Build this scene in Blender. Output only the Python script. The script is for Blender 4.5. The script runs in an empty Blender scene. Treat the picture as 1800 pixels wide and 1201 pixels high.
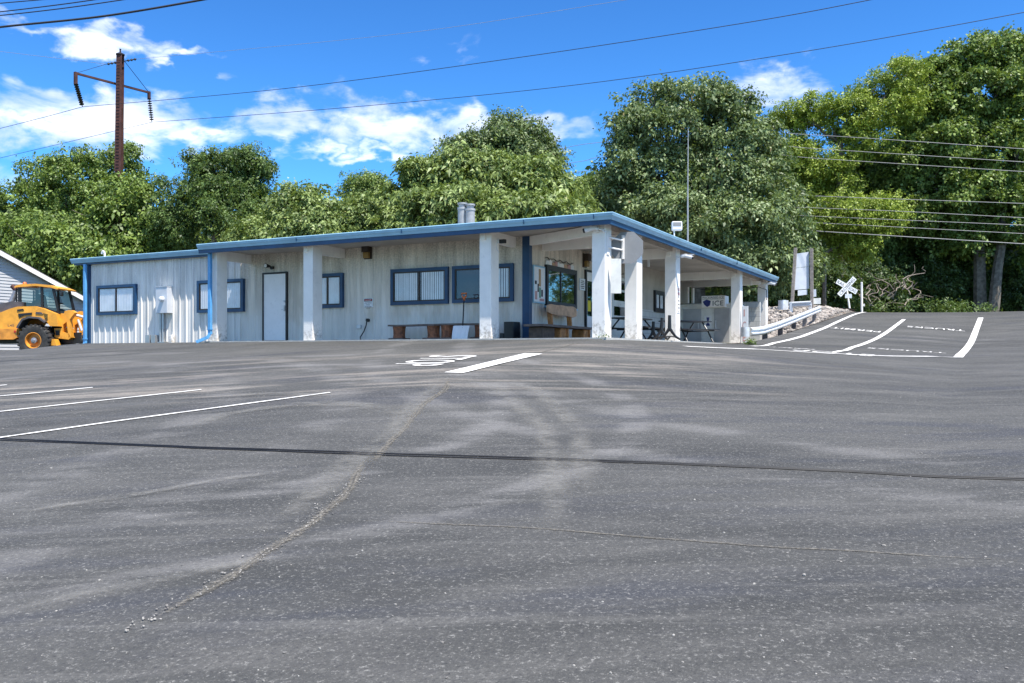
import bpy, bmesh, math, random
import numpy as np
from mathutils import Vector, Matrix, noise
R = math.radians
sc = bpy.context.scene
COL = sc.collection

# ------------------------------------------------------------------ camera, world, sun
EYE = 1.6
F = 1578.0                       # focal length in pixels of an 1800 px wide frame
TH = R(27.4)
CT, ST = math.cos(TH), math.sin(TH)
RV = (CT, ST)                    # camera right in world XY
FV = (-ST, CT)                   # camera forward in world XY
cam = bpy.data.cameras.new('camera'); camo = bpy.data.objects.new('camera', cam); COL.objects.link(camo)
cam.sensor_width = 36; cam.lens = F/1800*36; cam.shift_y = (625-600.5)/1800
cam.clip_end = 3000; cam.clip_start = 0.1
camo.location = (0, 0, EYE); camo.rotation_euler = (R(90), 0, TH)
sc.camera = camo

SUN = Vector((0.46, -0.18, 1.0)).normalized()
el = math.asin(SUN.z); az = math.atan2(SUN.x, SUN.y)
ld = bpy.data.lights.new('sun', 'SUN'); ld.energy = 4.9; ld.angle = R(0.53); ld.color = (1, .95, .87)
lo = bpy.data.objects.new('sun', ld); COL.objects.link(lo)
lo.rotation_euler = SUN.to_track_quat('Z', 'Y').to_euler(); lo.location = (0, 0, 60)

sc.view_settings.view_transform = 'Standard'; sc.view_settings.look = 'None'
sc.view_settings.gamma = 1; sc.view_settings.exposure = 0.83
sc.cycles.max_bounces = 6; sc.cycles.transparent_max_bounces = 12
sc.cycles.use_denoising = True

def raydir(px, py):
    dx = (px-900)/F
    return Vector((RV[0]*dx+FV[0], RV[1]*dx+FV[1], (625-py)/F))
def P(px, py, D):
    d = raydir(px, py); return Vector((d.x*D, d.y*D, EYE+d.z*D))
def on_y(px, py, Y):
    d = raydir(px, py); return P(px, py, Y/d.y)
def on_x(px, py, X):
    d = raydir(px, py); return P(px, py, X/d.x)

# ---- node helpers
class NT:
    def __init__(s, tree): s.t = tree; s.n = tree.nodes; s.l = tree.links
    def node(s, typ, **kw):
        n = s.n.new(typ)
        for k, v in kw.items():
            if k.startswith('i_'):
                key = k[2:]
                key = int(key) if key.isdigit() else key.replace('_', ' ')
                s.put(n.inputs[key], v)
            else: setattr(n, k, v)
        return n
    def put(s, sock, v):
        if isinstance(v, bpy.types.NodeSocket): s.l.new(v, sock)
        else:
            try: sock.default_value = v
            except Exception:
                if hasattr(v, '__len__') and len(v) == 3: sock.default_value = (*v, 1)
                else: sock.default_value = (v, v, v, 1)
    def math(s, op, a, b=None, c=None, clamp=False):
        n = s.n.new('ShaderNodeMath'); n.operation = op; n.use_clamp = clamp
        s.put(n.inputs[0], a)
        if b is not None: s.put(n.inputs[1], b)
        if c is not None: s.put(n.inputs[2], c)
        return n.outputs[0]
    def vm(s, op, a, b=None):
        n = s.n.new('ShaderNodeVectorMath'); n.operation = op
        s.put(n.inputs[0], a)
        if b is not None:
            if op == 'SCALE': s.put(n.inputs['Scale'], b)
            else: s.put(n.inputs[1], b)
        return n.outputs['Value'] if op in ('DOT_PRODUCT', 'LENGTH', 'DISTANCE') else n.outputs[0]
    def ramp(s, v, lo, hi, a=0.0, b=1.0):
        n = s.n.new('ShaderNodeMapRange'); n.interpolation_type = 'SMOOTHSTEP'
        for i, x in enumerate((v, lo, hi, a, b)): s.put(n.inputs[i], x)
        return n.outputs[0]
    def mix(s, f, a, b, mode='MIX'):
        n = s.n.new('ShaderNodeMix'); n.data_type = 'RGBA'; n.blend_type = mode
        s.put(n.inputs[0], f); s.put(n.inputs[6], a); s.put(n.inputs[7], b)
        return n.outputs[2]
    def noise(s, vec, scale, detail=4, rough=.55, dist=0):
        n = s.n.new('ShaderNodeTexNoise'); s.put(n.inputs['Vector'], vec)
        n.inputs['Scale'].default_value = scale; n.inputs['Detail'].default_value = detail
        n.inputs['Roughness'].default_value = rough; n.inputs['Distortion'].default_value = dist
        return n.outputs[0]
    def mapping(s, vec, scale=(1, 1, 1), rot=(0, 0, 0), loc=(0, 0, 0)):
        n = s.n.new('ShaderNodeMapping'); s.put(n.inputs['Vector'], vec)
        n.inputs['Scale'].default_value = scale; n.inputs['Rotation'].default_value = rot; n.inputs['Location'].default_value = loc
        return n.outputs[0]

def tmap(t, vec, s_, ang=0, loc=(0, 0, 0)):
    n = t.n.new('ShaderNodeMapping'); n.vector_type = 'TEXTURE'; t.put(n.inputs['Vector'], vec)
    n.inputs['Scale'].default_value = (1/s_[0], 1/s_[1], 1); n.inputs['Rotation'].default_value = (0, 0, R(ang)); n.inputs['Location'].default_value = loc
    return n.outputs[0]
world = bpy.data.worlds.new('World'); sc.world = world; world.use_nodes = True
w = NT(world.node_tree)
for n in list(w.n): w.n.remove(n)
sky = w.node('ShaderNodeTexSky', sky_type='NISHITA', sun_disc=False, sun_elevation=el, sun_rotation=az,
             air_density=1.0, dust_density=0.25, ozone_density=3.0, altitude=300)
tc = w.node('ShaderNodeTexCoord')
dirv = w.vm('NORMALIZE', tc.outputs['Generated'])
# clouds: patches at fixed directions of the sky, broken up by noise on a flat cloud layer
sep = w.node('ShaderNodeSeparateXYZ', i_0=dirv)
zz = w.math('ADD', w.math('MAXIMUM', sep.outputs[2], 0.0), 0.10)
cxy = w.node('ShaderNodeCombineXYZ', i_0=w.math('DIVIDE', sep.outputs[0], zz), i_1=w.math('DIVIDE', sep.outputs[1], zz), i_2=0.0)
n1 = w.noise(cxy.outputs[0], 1.7, 9, .6, .5)
n2 = w.noise(w.mapping(dirv, (14, 14, 34)), 1.0, 8, .62, .6)
nd = w.node('ShaderNodeTexNoise'); w.put(nd.inputs['Vector'], w.mapping(dirv, (5, 5, 9))); nd.inputs['Detail'].default_value = 5
dd = w.vm('ADD', dirv, w.vm('SCALE', w.vm('SUBTRACT', nd.outputs[1], (.5, .5, .5)), .09))
blobs = [(185, 74, 120, 32, .95), (50, 52, 90, 22, .75), (300, 100, 85, 16, .85), (190, 200, 200, 45, 1.05), (120, 235, 190, 38, 1.0), (330, 232, 110, 28, .9),
         (520, 215, 120, 36, .95), (700, 225, 190, 42, 1.05), (840, 225, 180, 34, .95), (640, 268, 160, 16, .8), (970, 230, 75, 30, .8),
         (800, 92, 80, 22, .45), (1350, 150, 110, 42, .85), (1420, 200, 60, 40, .7), (20, 320, 60, 40, .7), (440, 265, 90, 14, .4), (-200, 150, 160, 60, 1), (1990, 170, 170, 60, .9), (720, 193, 60, 9, .5), (810, 149, 30, 7, .4)]
mask = None
for (px, py, rx, ry, s_) in blobs:
    d0 = raydir(px, py).normalized(); k = 1/raydir(px, py).length
    t1 = Vector((-d0.y, d0.x, 0)).normalized(); t2 = d0.cross(t1).normalized()
    a = w.math('DIVIDE', w.vm('DOT_PRODUCT', dd, t1), rx/F*k)
    b = w.math('DIVIDE', w.vm('DOT_PRODUCT', dd, t2), ry/F*k)
    e = w.math('ADD', w.math('MULTIPLY', a, a), w.math('MULTIPLY', b, b))
    g = w.math('MULTIPLY', w.math('EXPONENT', w.math('MULTIPLY', e, -.75)), s_)
    if d0.y < 0: pass
    front = w.math('GREATER_THAN', w.vm('DOT_PRODUCT', dirv, d0), 0.5)
    g = w.math('MULTIPLY', g, front)
    mask = g if mask is None else w.math('MAXIMUM', mask, g)
fill_clouds = w.ramp(w.vm('DOT_PRODUCT', dirv, (FV[0], FV[1], 0.0)), .66, .25, 0, .62)  # unseen cloud cover outside the view, added as neutral fill light
mask = w.math('MAXIMUM', mask, fill_clouds)
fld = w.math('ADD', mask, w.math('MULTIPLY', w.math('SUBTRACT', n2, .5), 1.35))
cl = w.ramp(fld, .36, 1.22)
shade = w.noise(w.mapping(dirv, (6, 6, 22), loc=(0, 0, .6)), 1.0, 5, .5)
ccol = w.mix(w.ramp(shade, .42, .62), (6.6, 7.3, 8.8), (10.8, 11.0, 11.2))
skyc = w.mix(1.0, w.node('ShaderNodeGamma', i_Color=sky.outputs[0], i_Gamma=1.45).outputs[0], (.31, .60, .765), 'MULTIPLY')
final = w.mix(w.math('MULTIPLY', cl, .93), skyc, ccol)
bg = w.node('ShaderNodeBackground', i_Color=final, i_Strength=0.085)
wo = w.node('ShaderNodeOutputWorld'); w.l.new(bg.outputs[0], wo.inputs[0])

# ------------------------------------------------------------------ materials
MATS = {}
def newmat(name):
    m = bpy.data.materials.new(name); m.use_nodes = True
    t = NT(m.node_tree); p = t.n['Principled BSDF']; MATS[name] = m
    return m, t, p
def mat(name, col, rough=.6, metal=0, var=.12, vscale=3, bump=0, bscale=40, spec=.5, dirt=None):
    m, t, p = newmat(name)
    co = t.node('ShaderNodeTexCoord').outputs['Object']
    n = t.noise(co, vscale, 6)
    c = t.mix(t.ramp(n, .3, .7), tuple(x*(1-var) for x in col), tuple(min(1, x*(1+var)) for x in col))
    if dirt:
        d = t.noise(co, vscale*2.3, 8, .7)
        c = t.mix(t.ramp(d, .55, .72, 0, dirt[1]), c, dirt[0])
    t.put(p.inputs['Base Color'], c); p.inputs['Roughness'].default_value = rough
    p.inputs['Metallic'].default_value = metal; p.inputs['Specular IOR Level'].default_value = spec
    if bump:
        b = t.node('ShaderNodeBump', i_Strength=bump, i_Distance=.01, i_Height=t.noise(co, bscale, 5))
        t.put(p.inputs['Normal'], b.outputs[0])
    return m

mat('white_paint', (.86, .81, .75), .5, 0, .05, 2, .15, 30, dirt=((.50, .48, .45), .35))
m, t, p = newmat('road_paint')
co = t.node('ShaderNodeTexCoord').outputs['Object']
n = t.noise(co, 30, 5, .8); n_ = t.noise(co, 2.5, 5, .7)
c = t.mix(t.ramp(n_, .35, .65), (.80, .79, .76), (.60, .59, .56))
c = t.mix(t.ramp(t.math('ADD', t.math('MULTIPLY', n, .7), t.math('MULTIPLY', n_, .3)), .53, .66, 0, .85), c, (.16, .155, .15))
t.put(p.inputs['Base Color'], c); p.inputs['Roughness'].default_value = .8
mat('sign_white', (.78, .78, .77), .5, 0, .05, 6)
mat('board_grey', (.58, .60, .63), .5, .1, .05, 3, dirt=((.42, .44, .46), .3))
mat('blue_dark', (.010, .050, .125), .45, 0, .18, 3, dirt=((.04, .075, .12), .4))
mat('blue_gutter', (.27, .47, .60), .40, 0, .10, 2, dirt=((.28, .44, .58), .5))
mat('blue_pipe', (.10, .33, .62), .42, 0, .12, 3, dirt=((.3, .42, .5), .4))
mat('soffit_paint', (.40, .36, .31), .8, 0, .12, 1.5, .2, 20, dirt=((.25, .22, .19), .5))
mat('roof_metal', (.35, .38, .40), .5, .4)
mat('concrete', (.42, .41, .38), .85, 0, .12, 4, .4, 40)
mat('door_white', (.86, .83, .82), .45, 0, .04, 2, dirt=((.45, .45, .46), .3))
mat('dark_frame', (.018, .016, .018), .45)
mat('bronze_frame', (.035, .022, .018), .4, .3)
mat('interior', (.05, .06, .08), .8)
mat('blind', (.76, .76, .77), .6, 0, .08)
mat('black_plastic', (.012, .012, .013), .45)
mat('black_steel', (.02, .02, .022), .35, .2)
mat('grey_steel', (.42, .43, .44), .42, .6, .1, 5)
mat('galv', (.66, .67, .68), .42, .25, .12, 6, dirt=((.35, .35, .34), .4))
mat('dull_metal', (.36, .36, .36), .5, .3, .15, 6, dirt=((.2, .19, .18), .5))
mat('alu_back', (.25, .25, .25), .6, .1, .05, 3, dirt=((.36, .38, .40), .3))
mat('rust_steel', (.075, .028, .022), .75, .1, .35, 2, .3, 20, dirt=((.03, .016, .014), .7))
mat('old_wood', (.27, .23, .20), .85, 0, .25, 8, .5, 40)
mat('plank', (.13, .10, .085), .75, 0, .25, 5, .4, 30)
mat('plank_edge', (.10, .065, .045), .8, 0, .3, 8, .4, 30)
mat('log_red', (.22, .075, .03), .7, 0, .45, 12, .5, 30, dirt=((.03, .015, .01), .8))
mat('log_orange', (.42, .18, .06), .7, 0, .35, 8, .4, 30, dirt=((.12, .04, .02), .5))
mat('live_edge', (.50, .31, .19), .65, 0, .2, 6, .3, 30)
mat('orange_plastic', (.70, .16, .03), .4)
mat('white_plastic', (.72, .73, .74), .4, 0, .04)
mat('yellow_paper', (.75, .60, .02), .6)
mat('paper', (.75, .75, .74), .7, 0, .05, 20)
mat('red_ink', (.45, .02, .02), .6)
mat('black_ink', (.015, .015, .018), .6)
mat('blue_ink', (.02, .03, .16), .6)
mat('pink_ink', (.55, .30, .28), .6)
mat('green_ink', (.12, .28, .20), .6)
mat('amber', (.40, .20, .05), .3)
mat('loader_yellow', (.74, .33, .035), .5, 0, .16, 2.2, 0, 30, dirt=((.30, .12, .035), .75))
mat('rim_yellow', (.62, .25, .035), .5, 0, .25, 3, dirt=((.35, .13, .04), .6))
mat('tyre', (.035, .034, .033), .85, 0, .4, 6, .5, 20, dirt=((.11, .10, .09), .5))
mat('hood_grey', (.07, .065, .07), .6, 0, .3, 3)
mat('exhaust', (.32, .31, .33), .4, .6, .25, 4)
mat('bark', (.16, .13, .10), .95, 0, .35, 3, .9, 14)
mat('bark_pale', (.15, .13, .105), .95, 0, .4, 4, 1.0, 9, dirt=((.07, .065, .05), .7))
mat('twig', (.24, .20, .165), .9, 0, .3, 4)
mat('rail_rust', (.09, .055, .04), .6, .4, .3, 5)
mat('stone_white', (.28, .25, .22), .9, 0, .5, 2.5, dirt=((.26, .12, .07), .6))
mat('wire_dark', (.02, .02, .022), .5)
mat('wire_pale', (.26, .26, .26), .6, .1)
mat('ceramic', (.035, .025, .02), .3)
mat('brown_lamp', (.035, .022, .015), .5)
mat('lens_warm', (.28, .17, .05), .25)
mat('freezer_grey', (.38, .38, .38), .6, 0, .1, 3, .3, 60)
mat('freezer_white', (.66, .65, .60), .6, 0, .1, 3, dirt=((.26, .25, .22), .6))
mat('flower', (.42, .12, .08), .8)

m = MATS['white_paint']; t = NT(m.node_tree); p = t.n['Principled BSDF']
co = t.node('ShaderNodeTexCoord').outputs['Object']; sp = t.node('ShaderNodeSeparateXYZ', i_0=co)
lk = p.inputs['Base Color'].links[0].from_socket
k1 = t.noise(co, 9, 6, .75); k2 = t.noise(t.mapping(co, (9, 9, .5)), 1.0, 6, .7)
low = t.ramp(t.math('ADD', sp.outputs[2], t.math('MULTIPLY', t.math('SUBTRACT', k1, .5), -1.2)), EYE+.95, EYE+.42)
c = t.mix(t.math('MULTIPLY', low, t.ramp(k1, .40, .62, 0, .75)), lk, (.33, .29, .24))
c = t.mix(t.ramp(k2, .58, .72, 0, .35), c, (.45, .42, .37))
t.put(p.inputs['Base Color'], c)
# block wall
m, t, p = newmat('block_wall')
co = t.node('ShaderNodeTexCoord').outputs['Object']
sp = t.node('ShaderNodeSeparateXYZ', i_0=co)
cb = t.node('ShaderNodeCombineXYZ', i_0=t.math('ADD', sp.outputs[0], sp.outputs[1]), i_1=sp.outputs[2])
br = t.node('ShaderNodeTexBrick', i_Vector=cb.outputs[0], i_Scale=1.0)
br.inputs['Brick Width'].default_value = .40; br.inputs['Row Height'].default_value = .20; br.inputs['Mortar Size'].default_value = .008
br.inputs['Color1'].default_value = (.50, .50, .47, 1); br.inputs['Color2'].default_value = (.46, .46, .44, 1); br.inputs['Mortar'].default_value = (.27, .27, .26, 1)
t.put(p.inputs['Base Color'], br.outputs[0]); p.inputs['Roughness'].default_value = .85

# ribbed sheet wall: dirty off white with vertical streaks
def wallmat(name, base, streak, amt, top_dark=.5):
    m, t, p = newmat(name)
    co = t.node('ShaderNodeTexCoord').outputs['Object']
    sp = t.node('ShaderNodeSeparateXYZ', i_0=co)
    s1 = t.noise(t.mapping(co, (5, 5, .35)), 1.0, 8, .65)
    s2 = t.noise(t.mapping(co, (1.2, 1.2, .5)), 1.0, 5, .6)
    s3 = t.noise(co, 22, 5, .7)
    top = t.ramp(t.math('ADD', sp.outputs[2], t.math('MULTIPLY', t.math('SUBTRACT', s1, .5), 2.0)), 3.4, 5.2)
    c = t.mix(t.ramp(s1, .35, .68), tuple(x*1.10 for x in base), tuple(x*.72 for x in base))
    c = t.mix(t.math('MULTIPLY', t.ramp(s2, .45, .65), amt), c, streak)
    c = t.mix(t.math('MULTIPLY', t.math('MULTIPLY', top, t.ramp(s3, .38, .62)), top_dark), c, (.20, .18, .15))  # blotchy darkening towards the top of the wall
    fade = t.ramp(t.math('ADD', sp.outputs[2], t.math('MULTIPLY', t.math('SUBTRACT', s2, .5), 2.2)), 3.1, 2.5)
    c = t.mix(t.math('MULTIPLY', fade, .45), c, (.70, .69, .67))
    t.put(p.inputs['Base Color'], c); p.inputs['Roughness'].default_value = .55
    b = t.node('ShaderNodeBump', i_Strength=.12, i_Distance=.01, i_Height=s3); t.put(p.inputs['Normal'], b.outputs[0])
wallmat('wall_sheet', (.72, .645, .55), (.48, .42, .34), .6, .65)
wallmat('wing_sheet', (.76, .72, .66), (.58, .55, .50), .45, .2)
wallmat('side_sheet', (.68, .60, .50), (.45, .39, .31), .45, .35)

# siding of the house
m, t, p = newmat('siding')
co = t.node('ShaderNodeTexCoord').outputs['Object']
t.put(p.inputs['Base Color'], t.mix(t.noise(co, 2, 5), (.40, .40, .41), (.48, .48, .48))); p.inputs['Roughness'].default_value = .6

# glass
def glassmat(name, tint, refl, tr):
    m, t, p = newmat(name)
    t.n.remove(p)
    gl = t.node('ShaderNodeBsdfGlossy', i_Color=(.85, .9, 1, 1), i_Roughness=.02)
    tp = t.node('ShaderNodeBsdfTransparent', i_Color=(*tint, 1))
    ge = t.node('ShaderNodeNewGeometry'); dt = t.math('ABSOLUTE', t.vm('DOT_PRODUCT', ge.outputs['Incoming'], ge.outputs['Normal']))
    fr = t.math('ADD', .04, t.math('MULTIPLY', t.math('POWER', t.math('SUBTRACT', 1.0, dt), 5.0), .96))
    mx = t.node('ShaderNodeMixShader', i_0=t.math('ADD', fr, float(refl), clamp=True))
    t.l.new(tp.outputs[0], mx.inputs[1]); t.l.new(gl.outputs[0], mx.inputs[2])
    t.l.new(mx.outputs[0], t.n['Material Output'].inputs[0])
glassmat('glass', (.95, .96, .97), .02, 1)
glassmat('glass_mirror', (.35, .4, .42), .30, 1)
glassmat('cab_glass', (.50, .58, .56), .05, 1)

# asphalt
m, t, p = newmat('asphalt')
co = t.node('ShaderNodeTexCoord').outputs['Object']
sp = t.node('ShaderNodeSeparateXYZ', i_0=co)
X, Y = sp.outputs[0], sp.outputs[1]
big = t.noise(tmap(t, co, (.11, .40), 22), 1.0, 7, .62, .4)
med = t.noise(tmap(t, co, (.45, 1.5), 30), 1.0, 7, .6, .5)
thin = t.noise(tmap(t, co, (.20, 3.2), 24), 1.0, 6, .7, .3)
fine = t.noise(co, 42, 3, .75)
fine2 = t.noise(co, 110, 2, .7)
vor = t.node('ShaderNodeTexVoronoi', i_Vector=co, i_Scale=55.0)
c = t.mix(t.ramp(big, .33, .67), (.038, .0385, .0365), (.072, .0715, .067))
c = t.mix(t.ramp(med, .44, .70, 0, .42), c, (.118, .115, .108))
c = t.mix(t.ramp(thin, .52, .72, 0, .28), c, (.19, .185, .175))
# bluish sealed patches
c = t.mix(t.ramp(t.noise(tmap(t, co, (.30, 1.0), 30, (7, 3, 0)), 1.0, 5, .6, .3), .52, .70, 0, .7), c, (.037, .040, .049))
# tan dust band where cars turn in front of the building
dp = t.math('ADD', t.math('MULTIPLY', X, -ST), t.math('MULTIPLY', Y, CT))
band = t.math('MULTIPLY', t.math('MULTIPLY', t.ramp(dp, 12.5, 15.0), t.ramp(dp, 23.0, 18.0)), t.ramp(X, -1.0, -6.0))
dust = t.ramp(t.noise(tmap(t, co, (.20, 1.7), 27, (2, 9, 0)), 1.0, 8, .75, .4), .48, .66)
c = t.mix(t.math('MULTIPLY', t.math('MULTIPLY', band, dust), .65), c, (.31, .275, .235))
# long sweeping wheel tracks
sw = t.noise(tmap(t, co, (.14, 1.6), 40, (4, 1, 0)), 1.0, 6, .6, .25)
c = t.mix(t.ramp(sw, .54, .68, 0, .3), c, (.125, .121, .112))
c = t.mix(t.ramp(sw, .44, .34, 0, .3), c, (.050, .052, .060))
# worn turning arcs
def ring(cx, cy, rad, wd, amt, lo=.40):
    d = t.vm('DISTANCE', co, (cx, cy, 1.0))
    a = t.math('ABSOLUTE', t.math('SUBTRACT', d, rad))
    return t.math('MULTIPLY', t.ramp(a, wd, wd*.2), t.ramp(med, lo, .62, 0, amt))
for (cx, cy, rad, wd, amt) in ((-11.5, 8.5, 6.2, .35, .5), (-11.5, 8.5, 8.0, .30, .45), (2.0, 24, 14.0, .4, .35), (2.0, 24, 15.8, .35, .35), (-20, 3, 12, .5, .35), (-20, 3, 13.9, .4, .3)):
    c = t.mix(ring(cx, cy, rad, wd, amt), c, (.19, .185, .18))
# aggregate, coarse enough to read at a distance too
g1 = t.noise(co, 13, 5, .85); g2 = t.noise(co, 34, 3, .8)
c = t.mix(t.ramp(g1, .54, .74, 0, .5), c, (.21, .205, .19))
c = t.mix(t.ramp(g1, .47, .28, 0, .65), c, (.045, .044, .047))
c = t.mix(t.ramp(g2, .55, .72, 0, .8), c, (.24, .235, .22))
c = t.mix(t.ramp(g2, .45, .27, 0, .9), c, (.028, .028, .030))
c = t.mix(t.ramp(fine, .60, .80, 0, .7), c, (.30, .29, .27))
c = t.mix(t.ramp(fine, .40, .24, 0, .65), c, (.030, .030, .033))
c = t.mix(t.ramp(fine2, .62, .80, 0, .5), c, (.28, .27, .25))
t.put(p.inputs['Base Color'], c); p.inputs['Roughness'].default_value = .82; p.inputs['Specular IOR Level'].default_value = .35
hgt = t.math('ADD', t.math('MULTIPLY', fine, .7), t.math('MULTIPLY', vor.outputs[0], .5))
b = t.node('ShaderNodeBump', i_Strength=.55, i_Distance=.012, i_Height=hgt); t.put(p.inputs['Normal'], b.outputs[0])

# crack filling: dusty, ragged edge
m, t, p = newmat('crack_dirt')
co = t.node('ShaderNodeTexCoord').outputs['Object']
ac = t.node('ShaderNodeAttribute', attribute_name='across').outputs['Fac']
n = t.noise(co, 30, 5, .75); n2_ = t.noise(co, 4, 5, .65)
c = t.mix(t.ramp(n, .35, .7), (.09, .082, .070), (.26, .24, .20))
c = t.mix(t.ramp(n2_, .5, .65, 0, .5), c, (.09, .086, .072))
core = t.ramp(t.math('ADD', ac, t.math('MULTIPLY', t.math('SUBTRACT', n2_, .5), .5)), .86, .97)
c = t.mix(t.math('MULTIPLY', core, .6), c, (.03, .03, .028))
t.put(p.inputs['Base Color'], c); p.inputs['Roughness'].default_value = .95
b = t.node('ShaderNodeBump', i_Strength=.6, i_Distance=.015, i_Height=n); t.put(p.inputs['Normal'], b.outputs[0])
al = t.ramp(t.math('ADD', t.math('MULTIPLY', ac, 1.0), t.math('MULTIPLY', t.math('SUBTRACT', t.math('ADD', t.math('MULTIPLY', n, .5), t.math('MULTIPLY', n2_, .5)), .5), 2.2)), .42, .95, 0, .8)
t.put(p.inputs['Alpha'], al)

m, t, p = newmat('gravel')
co = t.node('ShaderNodeTexCoord').outputs['Object']
v = t.node('ShaderNodeTexVoronoi', i_Vector=co, i_Scale=9.0)
c = t.mix(t.ramp(v.outputs[0], .1, .6), (.42, .39, .34), (.07, .06, .05))
c = t.mix(t.ramp(t.noise(co, 3, 4), .5, .7, 0, .6), c, (.25, .15, .10))
t.put(p.inputs['Base Color'], c); p.inputs['Roughness'].default_value = .95
b = t.node('ShaderNodeBump', i_Strength=1.0, i_Distance=.06, i_Height=t.math('SUBTRACT', 1.0, v.outputs[0])); t.put(p.inputs['Normal'], b.outputs[0])

m, t, p = newmat('earth')
co = t.node('ShaderNodeTexCoord').outputs['Object']
n = t.noise(co, .5, 8, .65)
c = t.mix(t.ramp(n, .4, .6), (.045, .040, .028), (.05, .065, .025))
t.put(p.inputs['Base Color'], c); p.inputs['Roughness'].default_value = 1

def leafmat(name, ca, cb, tr=.22, rough=.5, cc=None):
    m, t, p = newmat(name)
    g = t.node('ShaderNodeNewGeometry')
    co = t.node('ShaderNodeTexCoord').outputs['Object']
    n = t.noise(co, .55, 4)
    rnd = t.node('ShaderNodeAttribute', attribute_name='leaf_tone').outputs['Fac']
    f = t.math('ADD', t.math('MULTIPLY', n, .5), t.math('MULTIPLY', rnd, .5))
    c = t.mix(t.ramp(f, .28, .72), ca, cb)
    if cc: c = t.mix(t.ramp(rnd, .90, .99), c, cc)
    t.put(p.inputs['Base Color'], c); p.inputs['Roughness'].default_value = rough; p.inputs['Specular IOR Level'].default_value = .40
    tl = t.node('ShaderNodeBsdfTranslucent', i_Color=t.mix(.5, c, (.30, .42, .04)))
    mx = t.node('ShaderNodeMixShader', i_0=tr)
    t.l.new(p.outputs[0], mx.inputs[1]); t.l.new(tl.outputs[0], mx.inputs[2])
    t.l.new(mx.outputs[0], t.n['Material Output'].inputs[0])
leafmat('leaf_mid', (.052, .092, .014), (.235, .325, .072))
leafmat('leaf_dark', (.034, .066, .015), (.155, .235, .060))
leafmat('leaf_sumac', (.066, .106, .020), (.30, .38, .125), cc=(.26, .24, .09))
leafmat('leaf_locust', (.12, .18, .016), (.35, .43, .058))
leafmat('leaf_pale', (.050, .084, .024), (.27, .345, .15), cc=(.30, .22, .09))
leafmat('leaf_shade', (.024, .050, .013), (.085, .135, .038))

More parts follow.
